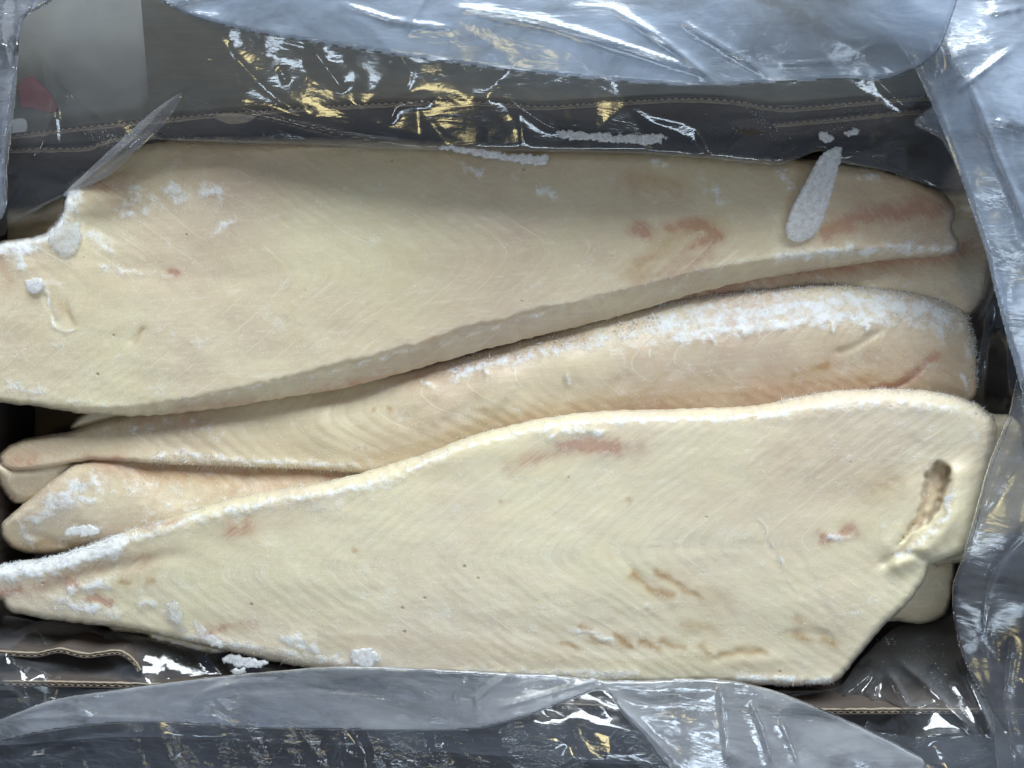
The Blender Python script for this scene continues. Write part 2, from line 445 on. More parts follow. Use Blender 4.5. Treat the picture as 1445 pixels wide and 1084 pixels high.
def fillet(outline, ctrl, mat, label, bottom, sp=3.0, name="fish_fillet", cat="fish fillet", group="frozen fish fillets packed in the box",
           rd=(22, 0.009, 0.0), frost=(), pink=(), ochre=(), dark=(), grooves=(), pits=(), tan=(), mid=((0, 540), (1445, 540)), chev=1.0, jitter=1.5,
           rough=1.0, seed=0, ribs=0.0, parent=None, hoar=(), grains=2500, ridges=(), steps=()):
    ol = [tuple(p) + tuple(rd[len(p) - 2:]) for p in outline]
    g = grid_mesh(ol, sp, jitter, seed)
    x, y, d = g['x'], g['y'], g['d']
    r, drop, ch = g['prm'].T
    zt = tps(ctrl)(x, y)
    # body relief
    zt = zt + rough * (0.0011 * perlin(x / 140, y / 90, seed) + 0.0006 * perlin(x / 45, y / 32, seed + 1) + 0.00016 * perlin(x / 16, y / 12, seed + 2)
                       + 0.00008 * perlin(x / 7, y / 6, seed + 3))
    if ribs:
        mp0 = np.array(mid, float); v0 = y - np.interp(x, mp0[:, 0], mp0[:, 1])
        ph0 = (x - chev * 1.5 * np.sqrt(v0 * v0 + 400)) / 24.0 + 0.5 * perlin(x / 90, y / 60, seed + 31)
        gate = np.clip(perlin(x / 160, y / 60, seed + 32) * 2 + 0.6, 0, 1)
        zt = zt + ribs * gate * (1 - np.abs(np.sin(ph0 * np.pi)) ** 0.6)  * -1.0
    for pts, wdt, dep in grooves:
        D, T = pl_dist(x, y, pts)
        zt = zt - dep * np.exp(-(D / wdt) ** 2) * np.clip(np.minimum(T, 1 - T) * 6 + 0.15, 0, 1)
    for pts, wdt, hh in ridges:
        D, T = pl_dist(x, y, pts)
        zt = zt + hh * np.exp(-(D / wdt) ** 2)
    pitmask = np.zeros(len(x))
    for poly, dep, wdt in pits:
        Q = smooth_loop(poly, 4)[:, :2]
        xw = x + 5 * perlin(x / 14, y / 14, 61) + 2.5 * perlin(x / 5, y / 5, 62); yw = y + 5 * perlin(x / 14, y / 14, 63)
        ii = inside(xw, yw, Q); DD, _, _ = seg_dist(xw, yw, Q, np.roll(Q, -1, 0))
        m = np.where(ii, np.clip(DD / wdt, 0, 1), 0); m = m * m * (3 - 2 * m)
        zt = zt - dep * m * (1 + 0.15 * perlin(x / 9, y / 9, seed + 8)); pitmask = np.maximum(pitmask, m)
    fw = np.zeros(len(x)); wx0 = x + 9 * perlin(x / 22, y / 22, seed + 11); wy0 = y + 7 * perlin(x / 20, y / 20, seed + 12)
    for it in frost:
        D, T = pl_dist(wx0, wy0, it[0]) if len(it[0]) > 1 else (np.hypot(wx0 - it[0][0][0], wy0 - it[0][0][1]), None)
        fw = np.maximum(fw, (it[2] if len(it) > 2 else 1.0) * np.exp(-(D / it[1]) ** 2))
    lump = np.clip(0.5 + fbm(x / 9, y / 9, seed + 21, 3), 0, 1.6)
    zt = zt + np.clip(fw, 0, 1) ** 1.5 * (0.0004 + 0.0010 * lump)
    edge_n = 1 + 0.14 * perlin(x / 60, y / 60, seed + 4) + 0.05 * perlin(x / 12, y / 12, seed + 5)
    t = np.clip(d / (r * edge_n), 0, 1); u = 1 - t
    prof = (1 - ch) * (1 - np.sqrt(np.clip(1 - u * u, 0, 1))) + ch * np.where(u > 0, u * 0.92 + 0.08 * np.minimum(u * 12, 1), 0)
    ztop = zt - drop * prof
    V = W(x, y, ztop)
    # underside: shares the border ring
    zr = zt - drop
    tb = np.clip(d / 30.0, 0, 1)
    zb = np.minimum(zr - 0.001, zr * (1 - np.sqrt(1 - (1 - tb) ** 2) * 0) + (bottom - zr) * np.sqrt(np.clip(1 - (1 - tb) ** 2, 0, 1)))
    nb = ~g['border']
    ids = np.arange(len(x)); bid = ids.copy(); bid[nb] = len(x) + np.arange(nb.sum())
    Vb = V[nb].copy(); Vb[:, 2] = zb[nb]
    Vall = np.concatenate([V, Vb])
    Q = np.concatenate([g['quads'], bid[g['quads']][:, ::-1]])
    def marks(lst, soft=1.0):
        v = np.zeros(len(x))
        for it in lst:
            pts, wdt = it[0], it[1]; k = it[2] if len(it) > 2 else 1.0
            D, T = pl_dist(x, y, pts) if len(pts) > 1 else (np.hypot(x - pts[0][0], y - pts[0][1]), None)
            v = np.maximum(v, k * np.exp(-(D / (wdt * soft)) ** 1.6))
        return v
    wx = x + 9 * perlin(x / 22, y / 22, seed + 11); wy = y + 7 * perlin(x / 20, y / 20, seed + 12)
    x_, y_ = x, y; x, y = wx, wy
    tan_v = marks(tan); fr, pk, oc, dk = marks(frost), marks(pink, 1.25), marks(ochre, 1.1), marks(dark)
    x, y = x_, y_
    tan_v = np.maximum(tan_v, pitmask * 0.3); pk = np.maximum(pk, pitmask * 0.22); fr = fr * (1 - 0.6 * pitmask)
    mp = np.array(mid, float); ym = np.interp(x, mp[:, 0], mp[:, 1])
    vv = (y - ym)
    av = np.sqrt(vv * vv + 400)
    uvw = np.stack([(x - chev * 1.5 * av) / 100, vv / 100, x / 100], -1)
    ext = lambda a: np.concatenate([a, a[nb]])
    uvw = np.concatenate([uvw, uvw[nb]])
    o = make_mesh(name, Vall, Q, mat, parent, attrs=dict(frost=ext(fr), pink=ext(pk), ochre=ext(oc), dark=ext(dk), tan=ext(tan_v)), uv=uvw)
    if parent is None:
        tag(o, label, cat, group)
    me = o.data
    nrm = np.empty(len(Vall) * 3, np.float32); me.vertices.foreach_get("normal", nrm); nrm = nrm.reshape(-1, 3)[:len(x)]
    # frost crystals on the surface
    if grains:
        p = 0.006 + fr ** 1.5
        p = p * (np.clip(perlin(x / 25, y / 25, seed + 9) * 2.2 + 0.75, 0.05, 2.0)) ** 2
        p /= p.sum()
        k = rng.choice(len(x), min(int(grains * 2.4), len(x) * 2), p=p)
        jit = rng.uniform(-0.5, 0.5, (len(k), 2)) * sp * S
        Vg = V[k].copy(); Vg[:, :2] += jit
        frost_mesh("frost_crystals", o, Vg, nrm[k].astype(float), 0.00036, 0.8, 1.0)
    hv, hn, hs = [], [], []
    for pts, size, count, spread in hoar:
        P = smooth_loop(pts, 3, closed=False)[:, :2]
        count = int(count * 1.5); size = size * (0.85 if size > 0.0012 else 0.30); count = count if size > 0.001 else count // 2; k = rng.integers(0, len(P), count)
        q = P[k] + rng.normal(0, spread, (count, 2))
        D2 = None
        # nearest vertex on a coarse hash
        key = {}
        gx = np.round(x / sp).astype(int); gy = np.round(y / sp).astype(int)
        for i, (a, b) in enumerate(zip(gx, gy)): key[(a, b)] = i
        for qq in q:
            a, b = int(round(qq[0] / sp)), int(round(qq[1] / sp))
            hit = None
            for da, db in ((0, 0), (0, 1), (0, -1), (1, 0), (-1, 0), (0, 2), (0, -2)):
                hit = key.get((a + da, b + db))
                if hit is not None: break
            if hit is not None:
                hv.append(V[hit] + np.array([*(rng.uniform(-0.5, 0.5, 2) * sp * S), 0])); hn.append(nrm[hit]); hs.append(size)
    if hv:
        frost_mesh("hoar_frost", o, np.array(hv), np.array(hn, float), np.mean(hs), 0.55, 1.7)
    return o, g, zt

# --- upper fillet
fA = fillet([(-70, 352, 12, .009, 0.2), (-10, 343, 10, .008, 0), (20, 337, 8, .008, 0), (45, 335, 8, .008, 0), (68, 325, 8, .008, 0), (85, 303, 8, .008, 0), (90, 278, 8, .008, 0),
     (103, 252, 10, .008, 0), (138, 232, 14, .008, 0), (170, 214, 16, .008, 0), (205, 198, 20, .010, 0), (260, 193, 22, .010, 0), (400, 193), (560, 197), (700, 203),
     (850, 208), (1000, 215), (1090, 222), (1180, 228), (1260, 243, 14, .008, 0), (1320, 266, 10, .008, 0), (1342, 282, 8, .008, 0), (1348, 305, 7, .008, 0), (1343, 322, 7, .008, 0),
     (1353, 340, 7, .008, 0), (1349, 355, 10, .008, .2), (1325, 362, 14, .009, .5), (1270, 366, 18, .010, .7), (1200, 374, 22, .011, .8), (1120, 386, 24, .011, .8), (1060, 396, 26, .009, .8),
     (1000, 409, 30, .009, .9), (930, 429, 34, .009, .9), (860, 450, 36, .010, .9), (760, 474, 38, .010, .9), (660, 500, 38, .010, .9), (590, 520, 36, .010, .9), (500, 544, 36, .009, .9),
     (400, 562, 30, .009, .8), (300, 578, 24, .008, .7), (200, 587, 16, .010, .4), (120, 584, 10, .009, 0.1), (60, 575, 8, .008, 0), (0, 568, 8, .008, 0), (-70, 560, 8, .008, 0)],
    [(0, 400, .004), (0, 540, .002), (150, 260, -.002), (100, 400, .006), (200, 550, .003), (400, 220, -.001), (400, 380, .007), (400, 520, .004), (700, 230, -.001),
     (700, 350, .006), (700, 450, .003), (950, 240, -.001), (950, 330, .004), (950, 390, .001), (1150, 250, -.002), (1150, 340, .001), (1320, 290, -.004), (1320, 345, -.004), (-60, 450, .004), (600, 500, .003)],
    M_A, "broad back fillet, notched at the left end, with brown chevron marks toward its right end", -0.022, ribs=0.00012,
    rd=(22, .009, 0.0), seed=1, mid=((0, 420), (300, 400), (700, 360), (1000, 330), (1350, 315)), chev=-1.0, jitter=2.2, grains=5200,
    frost=[([(0, 352), (40, 345), (75, 325), (95, 290), (110, 262)], 16, 0.95), ([(60, 300), (105, 330), (95, 355)], 20, 0.68), ([(240, 265), (255, 275)], 18, 0.84), ([(290, 268), (310, 270)], 16, 0.81), ([(130, 330), (150, 350)], 14, 0.68),
           ([(180, 260), (215, 290), (170, 300)], 20, 0.61), ([(0, 350), (30, 370)], 16, 0.81), ([(300, 330), (330, 310)], 10, 0.61), ([(655, 235), (675, 245)], 9, 0.81), ([(760, 268), (785, 275)], 9, 0.81),
           ([(925, 225), (935, 230)], 10, 0.74), ([(1010, 265), (1018, 285)], 10, 0.74), ([(1100, 240), (1115, 262)], 10, 0.68), ([(1150, 215), (1180, 240), (1240, 250)], 12, 0.68),
           ([(60, 560), (200, 575), (330, 552), (470, 525), (560, 500), (640, 483)], 6, 0.48), ([(640, 483), (700, 462), (800, 432), (900, 405), (1000, 378), (1100, 362)], 5, 0.46),
           ([(1100, 362), (1200, 355), (1300, 350), (1345, 352)], 12, 0.81), ([(45, 400), (60, 403)], 8, 0.80), ([(62, 412), (80, 465), (105, 465)], 3, 0.80), ([(15, 545), (60, 555)], 12, 0.74), ([(140, 378), (235, 390)], 8, 0.57)],
    pink=[([(898, 322), (914, 330)], 7, .85), ([(950, 320), (985, 318), (1012, 331)], 8, .9), ([(978, 350), (1012, 331)], 7, .85), ([(975, 378), (1000, 350)], 7, .5), ([(905, 370), (925, 362)], 6, .5), ([(955, 372), (1000, 360)], 9, .35), ([(905, 390), (990, 380)], 9, .3),
          ([(1165, 330), (1200, 312), (1260, 300), (1330, 292)], 12, .8), ([(1170, 315), (1320, 300)], 26, .25), ([(240, 383), (250, 384)], 4, .8), ([(0, 365), (12, 395)], 8, .35), ([(120, 250), (150, 262)], 14, .45), ([(160, 240), (170, 290)], 20, .25),
          ([(560, 532), (400, 565), (250, 582)], 7, .4), ([(880, 260), (960, 275)], 14, .25)],
    ochre=[([(895, 385), (960, 330), (1005, 322)], 16, .30), ([(890, 250), (960, 262)], 8, .25), ([(1160, 325), (1175, 318)], 5, .4), ([(90, 430), (105, 455)], 4, .35), ([(190, 480), (203, 465)], 3, .4)],
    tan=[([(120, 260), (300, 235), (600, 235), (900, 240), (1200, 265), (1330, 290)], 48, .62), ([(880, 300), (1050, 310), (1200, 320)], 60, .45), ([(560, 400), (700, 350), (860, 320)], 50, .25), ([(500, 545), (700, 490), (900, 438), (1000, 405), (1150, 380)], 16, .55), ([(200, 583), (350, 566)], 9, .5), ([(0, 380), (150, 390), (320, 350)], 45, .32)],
    grooves=[([(92, 425), (100, 455)], 4, .0008), ([(60, 410), (80, 460)], 3, .001), ([(180, 485), (205, 462)], 3, .0008), ([(140, 375), (300, 390), (420, 385)], 16, .0007)],
    hoar=[([(0, 344), (45, 335), (80, 312), (92, 275), (105, 250)], .0011, 1500, 4), ([(0, 566), (60, 574), (120, 583), (200, 586)], .0007, 500, 3), ([(640, 487), (760, 445), (900, 402), (1000, 378)], .0008, 700, 3),
          ([(1000, 405), (1100, 386), (1200, 372), (1330, 358), (1350, 345)], .0010, 1200, 5), ([(150, 222), (205, 200)], .001, 200, 4)])[0]

# --- back right fillet under it
fB = fillet([(880, 400), (1000, 330), (1200, 270), (1340, 266), (1375, 268), (1397, 286), (1405, 318), (1408, 345), (1402, 385), (1388, 424), (1365, 446), (1250, 456), (1000, 456), (900, 440)],
    [(950, 420, -.018), (1100, 405, -.015), (1250, 400, -.013), (1350, 395, -.013), (1370, 310, -.016), (1385, 350, -.017), (1200, 330, -.024), (1100, 440, -.022), (1300, 430, -.018)],
    M_C, "pinkish fillet tip poking out past the right end of the broad back fillet", -0.042, seed=2, rd=(18, .010, 0), mid=((900, 350), (1400, 345)), grains=1400,
    pink=[([(1355, 345), (1400, 318)], 9, .55), ([(1380, 300), (1395, 320)], 8, .4), ([(1000, 400), (1100, 385), (1300, 365), (1360, 352)], 14, .55), ([(970, 425), (1040, 402)], 12, .6)],
    tan=[([(980, 410), (1200, 380), (1400, 350)], 30, .6), ([(1350, 300), (1400, 340)], 30, .6)],
    frost=[([(1360, 300), (1385, 305)], 9, 0.54), ([(1370, 335), (1392, 335)], 8, 0.54), ([(1150, 402), (1370, 398)], 20, 0.38), ([(1404, 320), (1405, 360)], 6, 0.81)],
    grooves=[([(1350, 355), (1375, 342), (1405, 332)], 7, .002)], ridges=[([(1360, 308), (1392, 300)], 12, .002)],
    hoar=[([(1400, 300), (1407, 345), (1400, 390)], .0009, 300, 3)])[0]

# --- middle fillet, lying on its edge
fC, gC, zC = fillet([(0, 642, 12, .006, 0), (14, 628, 12, .006, 0), (40, 618, 12, .007, 0), (70, 613, 12, .007, 0), (105, 607), (140, 596), (200, 582), (300, 570), (450, 545), (600, 514), (750, 474), (860, 444), (930, 428, 8, .006, 0), (1000, 414, 9, .006, 0),
     (1070, 408, 10, .006, 0), (1150, 402, 12, .007, 0), (1220, 404, 12, .007, 0), (1290, 413, 12, .007, 0), (1340, 427, 12, .007, 0), (1364, 445, 10, .007, 0), (1375, 485, 8, .007, 0), (1378, 530, 7, .007, 0), (1374, 562, 7, .007, 0),
     (1330, 590), (1200, 600), (900, 620), (760, 650), (640, 690), (540, 672, 10, .004, 0), (450, 664, 9, .004, 0), (350, 659, 9, .004, 0), (250, 656, 9, .004, 0), (180, 652, 8, .004, 0), (130, 650, 8, .004, 0), (95, 655, 8, .004, 0), (50, 662, 7, .004, 0), (15, 663, 7, .004, 0), (2, 656, 8, .005, 0)],
    [(20, 642, -.016), (100, 632, -.013), (200, 600, -.018), (200, 630, -.010), (300, 580, -.019), (300, 615, -.008), (300, 648, -.011), (450, 556, -.020), (450, 592, -.006), (450, 645, -.012), (600, 524, -.019), (600, 548, -.003), (600, 610, -.007), (600, 660, -.013),
     (700, 496, -.018), (700, 526, .000), (700, 580, -.004), (700, 620, -.012), (800, 468, -.017), (800, 505, .001), (800, 560, -.007), (900, 440, -.016), (900, 492, .001), (900, 545, -.006), (900, 590, -.013),
     (1000, 424, -.014), (1000, 482, .001), (1000, 540, -.007), (1000, 585, -.014), (1100, 418, -.011), (1100, 466, .002), (1100, 530, -.006), (1100, 570, -.012), (1220, 418, -.010), (1220, 460, .002), (1220, 510, -.004), (1220, 560, -.011),
     (1330, 445, -.009), (1330, 480, -.001), (1330, 530, -.006), (1360, 555, -.012), (1370, 500, -.008)],
    M_C, "middle fillet lying on edge, its upper side thick with white frost", -0.045, seed=4, ribs=0.00055, rd=(10, .005, 0), mid=((0, 600), (400, 600), (700, 530), (1400, 470)), chev=1.0, grains=5200,
    frost=[([(640, 528), (720, 508), (850, 478), (950, 463)], 15, 0.70), ([(930, 462), (1050, 442), (1150, 430), (1250, 430), (1330, 450)], 32, 0.85), ([(950, 475), (1060, 462), (1180, 448), (1280, 450)], 16, 0.90), ([(1355, 460), (1370, 500)], 10, 0.70),
           ([(190, 605), (300, 605)], 22, 0.47), ([(215, 645), (260, 640), (330, 650), (430, 655), (500, 658)], 9, 0.75), ([(598, 538), (608, 544)], 6, 0.90), ([(684, 520), (688, 530)], 6, 0.90), ([(1178, 455), (1178, 470)], 5, 1), ([(1216, 456), (1222, 464)], 8, 1),
           ([(1050, 462), (1051, 474)], 5, 1), ([(1003, 472), (1005, 482)], 6, 1), ([(1320, 470), (1335, 480)], 9, 0.68), ([(1358, 530), (1366, 550)], 7, 0.68), ([(800, 530), (803, 540)], 5, 0.80), ([(915, 494), (916, 502)], 4, 0.80)],
    pink=[([(1235, 550), (1270, 540), (1300, 520), (1320, 505)], 7, .95), ([(1060, 555), (1150, 545), (1240, 545)], 18, .35), ([(1130, 520), (1165, 516)], 6, .35), ([(1180, 500), (1330, 515)], 28, .22), ([(560, 538), (700, 508), (820, 476)], 8, .30), ([(20, 650), (45, 650)], 7, .5), ([(170, 596), (280, 590)], 10, .3), ([(120, 650), (170, 648)], 7, .5), ([(700, 600), (1000, 570)], 14, .22)],
    ochre=[([(1150, 520), (1165, 518)], 5, .6), ([(1120, 530), (1140, 530)], 5, .45), ([(1215, 532), (1235, 530)], 5, .3), ([(680, 578), (684, 580)], 3, .5), ([(526, 576), (527, 578)], 3, .6), ([(552, 578), (553, 580)], 3, .6)],
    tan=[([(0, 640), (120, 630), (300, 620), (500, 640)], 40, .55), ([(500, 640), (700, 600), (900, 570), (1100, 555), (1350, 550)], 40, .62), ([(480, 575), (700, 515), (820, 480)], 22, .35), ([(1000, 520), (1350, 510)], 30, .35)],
    grooves=[([(1175, 498), (1200, 492), (1245, 465)], 5, .0014), ([(1235, 553), (1265, 545), (1290, 530), (1300, 518)], 4, .002), ([(560, 600), (620, 560)], 10, .0011), ([(620, 605), (680, 555)], 10, .0011), ([(690, 600), (745, 540)], 10, .0011), ([(760, 590), (820, 530)], 10, .0006),
             ([(900, 575), (960, 515)], 10, .0006), ([(830, 580), (890, 525)], 10, .0006), ([(480, 625), (560, 580)], 10, .0006)],
    ridges=[([(1178, 460), (1178, 468)], 4, .0012), ([(1050, 466), (1051, 474)], 4, .0012), ([(1003, 474), (1005, 480)], 4, .001), ([(604, 538), (606, 544)], 5, .0012), ([(685, 522), (687, 528)], 4, .0012), ([(1225, 460), (1226, 464)], 5, .001)],
    hoar=[([(930, 430), (1000, 416), (1070, 409), (1150, 403), (1220, 405), (1290, 415), (1340, 430), (1366, 450), (1374, 490)], .0021, 2600, 5), ([(1373, 490), (1378, 540)], .0009, 300, 4),
          ([(640, 520), (760, 488), (930, 450)], .0008, 1600, 9), ([(220, 650), (260, 650), (330, 656), (430, 662), (500, 664)], .0009, 900, 5)])
# its tail folds back under itself at the left end
fillet([(-8, 652), (20, 660), (80, 652), (150, 656), (120, 682), (80, 698), (45, 710), (20, 710), (4, 694), (-6, 672)],
       [(10, 670, -.017), (60, 670, -.016), (110, 668, -.02), (20, 700, -.022)], M_C, None, -0.04, seed=5, rd=(16, .009, 0), name="folded_tail", parent=fC, grains=80, pink=[([(15, 660), (45, 658)], 5, .5)], mid=((0, 680), (200, 680)))

# --- small fillet between the middle and the front one
fE = fillet([(110, 652), (75, 676), (45, 702), (18, 724, 8, .006, 0), (2, 742, 8, .006, 0), (8, 766, 7, .006, 0), (38, 781, 7, .006, 0), (90, 780, 7, .006, 0), (150, 768), (300, 750), (600, 720), (640, 670), (540, 650), (350, 640), (200, 640)],
    [(20, 742, -.016), (60, 768, -.021), (120, 772, -.021), (60, 735, -.011), (120, 690, -.009), (120, 730, -.005), (200, 660, -.016), (200, 710, -.004), (200, 750, -.009), (350, 665, -.018), (350, 700, -.008), (500, 665, -.018), (560, 680, -.016), (80, 752, -.013)],
    M_C, "stubby frost-dusted fillet end at the left, wedged between the middle and front fillets", -0.045, seed=7, rd=(16, .009, 0), mid=((0, 700), (600, 690)), grains=3600, chev=-1,
    frost=[([(90, 765), (115, 748), (135, 750)], 10, 0.70), ([(50, 735), (90, 700), (130, 680)], 18, 0.84), ([(85, 705), (125, 705)], 14, 0.81), ([(25, 738), (45, 765)], 10, 0.68), ([(100, 747), (130, 750)], 9, 0.95), ([(200, 725), (350, 700)], 26, 0.41), ([(160, 690), (250, 690)], 20, 0.47)],
    pink=[([(140, 655), (300, 665), (500, 668)], 12, .45), ([(330, 690), (480, 680)], 12, .25)], ochre=[([(200, 668), (330, 678)], 14, .3), ([(60, 770), (120, 775)], 12, .3)],
    tan=[([(120, 665), (350, 665), (560, 675)], 22, .75), ([(300, 700), (560, 690)], 30, .35), ([(20, 760), (120, 775)], 14, .6)],
    grooves=[([(30, 748), (70, 762), (120, 775)], 6, .0012)],
    hoar=[([(40, 705), (85, 672), (115, 655)], .0008, 500, 4), ([(5, 745), (40, 740), (65, 765)], .0008, 400, 5), ([(95, 748), (130, 751)], .0008, 500, 6)])[0]

# --- front fillet
fF = fillet([(-70, 815, 16, .008, 0), (0, 797, 16, .009, 0), (60, 789, 18, .009, 0), (110, 775, 20, .009, 0), (160, 757, 20, .009, 0), (200, 743, 20, .009, 0), (260, 725, 20, .009, 0), (330, 704, 20, .009, 0), (400, 690, 22, .010, 0), (480, 675, 22, .010, 0),
     (540, 658, 24, .011, 0), (600, 640, 26, .011, 0), (660, 617, 28, .012, 0), (720, 600, 28, .012, 0), (780, 588, 28, .012, 0), (850, 580, 28, .012, 0), (950, 577, 28, .012, 0), (1060, 573, 28, .012, 0), (1120, 562, 30, .012, 0), (1180, 552, 32, .012, 0), (1250, 549, 32, .012, 0),
     (1320, 553, 30, .011, 0), (1370, 566, 26, .011, 0), (1400, 586, 20, .010, 0), (1408, 606, 18, .010, 0), (1402, 640, 16, .010, 0), (1388, 700, 16, .010, 0), (1375, 755, 16, .010, 0), (1362, 780, 16, .010, 0), (1336, 790, 14, .009, 0), (1313, 797, 10, .008, 0), (1306, 818, 12, .008, 0), (1276, 858, 12, .008, 0), (1245, 886, 12, .008, 0),
     (1215, 922, 10, .008, 0), (1194, 948, 10, .008, 0), (1174, 965, 10, .007, 0), (1120, 968, 9, .007, 0), (1060, 966, 9, .007, 0), (1000, 964), (900, 966), (800, 965), (700, 960), (600, 957), (500, 950), (420, 940), (350, 926), (290, 912), (240, 900), (180, 888), (120, 881), (60, 873), (12, 862), (0, 846), (-70, 846)],
    [(-50, 830, -.002), (20, 815, 0), (20, 845, -.003), (120, 790, .003), (120, 850, -.002), (250, 750, .006), (250, 820, .004), (250, 880, 0), (400, 710, .009), (400, 810, .009), (400, 900, .003), (600, 665, .012), (600, 790, .011), (600, 920, .004), (800, 612, .014), (800, 700, .012), (800, 820, .011),
     (800, 940, .004), (1000, 605, .014), (1000, 770, .012), (1000, 940, .004), (1180, 590, .014), (1180, 740, .010), (1180, 850, .008), (1150, 950, .002), (1330, 590, .012), (1330, 640, .008), (1390, 620, .009), (1290, 720, .008), (1360, 740, .010), (1270, 830, .004), (1220, 780, .007)],
    M_F, "large front fillet tapering to a frosted left point, oval slit in its broad right end", -0.018, seed=8, ribs=0.00012, rd=(10, .007, 0), mid=((0, 830), (300, 810), (700, 790), (1050, 768), (1400, 755)), chev=1.0, grains=7000, jitter=2.0, sp=2.6,
    frost=[([(-40, 813), (20, 804), (70, 794), (120, 780), (170, 766)], 17, 1.5), ([(170, 765), (260, 738), (400, 706), (500, 690), (580, 668)], 11, 0.74), ([(540, 680), (650, 635), (740, 610), (850, 594), (1000, 592), (1100, 585)], 8, .72), ([(1100, 583), (1200, 570), (1300, 570), (1370, 580)], 14, .58),
           ([(775, 620), (800, 605), (850, 612)], 8, 0.80), ([(100, 830), (150, 825)], 12, 0.81), ([(75, 848), (170, 868)], 14, 0.74), ([(200, 855), (215, 852)], 9, 0.81), ([(240, 865), (260, 890)], 10, 0.68), ([(260, 900), (300, 905), (360, 915)], 10, 0.81), ([(410, 900), (440, 915)], 16, 0.88), ([(350, 910), (520, 942)], 12, 0.70),
           ([(500, 925), (530, 930)], 10, 0.75), ([(640, 948), (900, 952)], 8, 0.68), ([(1040, 960), (1170, 962)], 8, 0.81), ([(820, 888), (860, 905)], 7, 0.68), ([(1180, 880), (1260, 830)], 20, 0.41), ([(1262, 785), (1300, 765), (1330, 735), (1345, 690)], 9, 0.75), ([(1170, 760), (1195, 762)], 7, 0.81), ([(900, 860), (960, 850)], 10, 0.47), ([(1370, 600), (1395, 640)], 16, 0.47),
           ([(900, 770), (1000, 768), (1080, 772)], 3, 0.3), ([(1070, 730), (1100, 790), (1130, 850)], 3, 0.54)],
    pink=[([(790, 630), (830, 628), (870, 632)], 8, .95), ([(720, 660), (760, 645), (800, 633)], 9, .4), ([(870, 632), (905, 630)], 8, .35), ([(0, 838), (25, 832)], 6, .8), ([(40, 832), (90, 815), (140, 800)], 8, .35), ([(95, 820), (105, 825)], 5, .9), ([(125, 845), (155, 850)], 5, .9), ([(290, 893), (315, 888)], 7, .65), ([(320, 885), (360, 880)], 5, .45),
          ([(185, 793), (210, 785)], 6, .4), ([(325, 748), (350, 742)], 9, .55), ([(120, 790), (200, 790)], 20, .25), ([(1160, 760), (1170, 762)], 7, .6), ([(1190, 752), (1205, 748)], 8, .6), ([(200, 745), (260, 730)], 5, .5), ([(1130, 650), (1230, 690)], 40, .12)],
    ochre=[([(895, 812), (920, 832), (945, 842)], 6, .7), ([(930, 808), (960, 828), (990, 842)], 6, .65), ([(870, 900), (890, 910)], 5, .75), ([(905, 905), (930, 915)], 5, .75), ([(935, 905), (965, 915)], 4, .6), ([(790, 908), (815, 914)], 4, .6), ([(835, 900), (850, 908)], 4, .6), ([(820, 883), (832, 888)], 3, .6), ([(1120, 895), (1140, 905)], 5, .6), ([(1158, 900), (1180, 912)], 5, .7),
           ([(1130, 878), (1125, 870)], 4, .5), ([(170, 820), (182, 822)], 4, .6), ([(205, 822), (215, 822)], 4, .5), ([(1020, 925), (1060, 918), (1080, 922)], 5, .5), ([(705, 708), (707, 710)], 3, .5), ([(885, 705), (887, 708)], 4, .5), ([(500, 775), (502, 778)], 3, .5), ([(960, 820), (1020, 850)], 20, .16), ([(1240, 690), (1270, 680)], 14, .25), ([(985, 910), (1000, 920)], 4, .5), ([(965, 880), (1010, 890)], 8, .35)],
    tan=[([(60, 835), (160, 800), (300, 752), (420, 730)], 26, .45), ([(600, 665), (760, 640), (900, 640)], 18, .3), ([(1000, 680), (1230, 690)], 70, .22), ([(850, 850), (1050, 880), (1180, 880)], 50, .22), ([(1230, 790), (1300, 770)], 20, .3)],
    dark=[([(1100, 892), (1160, 885), (1175, 900)], 3.5, .35), ([(1268, 775), (1296, 742), (1304, 700), (1322, 655)], 3, .35), ([(1328, 668), (1326, 700), (1312, 732)], 2.5, .3)],
    grooves=[([(900, 775), (1000, 770), (1060, 770), (1120, 778)], 9, .0004), ([(1235, 800), (1265, 785), (1290, 782), (1320, 798)], 6, .0022), ([(1000, 935), (1040, 920), (1080, 922)], 5, .0005), ([(1070, 725), (1080, 760), (1110, 820)], 6, .0005), ([(1120, 770), (1160, 850), (1180, 890)], 7, .0005),
             ([(980, 800), (1040, 880)], 7, .0004), ([(880, 790), (960, 880)], 7, .0004), ([(900, 815), (945, 845)], 4, .0003), ([(935, 812), (990, 845)], 4, .0003), ([(1245, 700), (1275, 650), (1300, 620)], 16, .0007), ([(60, 838), (130, 810), (260, 780)], 10, .0012), ([(1110, 892), (1175, 898)], 4, .0004),
             ([(870, 902), (965, 915)], 4, .0002)],
    ridges=[([(1352, 670), (1347, 725), (1318, 765), (1268, 796)], 13, .0042), ([(1285, 690), (1275, 735), (1255, 770)], 10, .0008), ([(1040, 935), (1100, 930)], 10, .0006)],
    pits=[([(1322, 650), (1340, 655), (1341, 680), (1334, 700), (1325, 722), (1308, 742), (1285, 755), (1262, 777), (1278, 745), (1292, 722), (1297, 695), (1306, 668)], .0065, 7)],
    hoar=[([(0, 799), (60, 791), (110, 777), (160, 760), (230, 738)], .0014, 2600, 5), ([(230, 738), (330, 706), (480, 678), (600, 642), (700, 608), (800, 588)], .0008, 1100, 4), ([(1100, 566), (1180, 553), (1250, 550), (1320, 555), (1370, 568), (1400, 588)], .0011, 1800, 4), ([(350, 925), (420, 935), (500, 945), (560, 950)], .0009, 1100, 7),
          ([(240, 868), (265, 890), (330, 915)], .0007, 500, 6), ([(1100, 966), (1175, 963)], .0008, 350, 4)])[0]

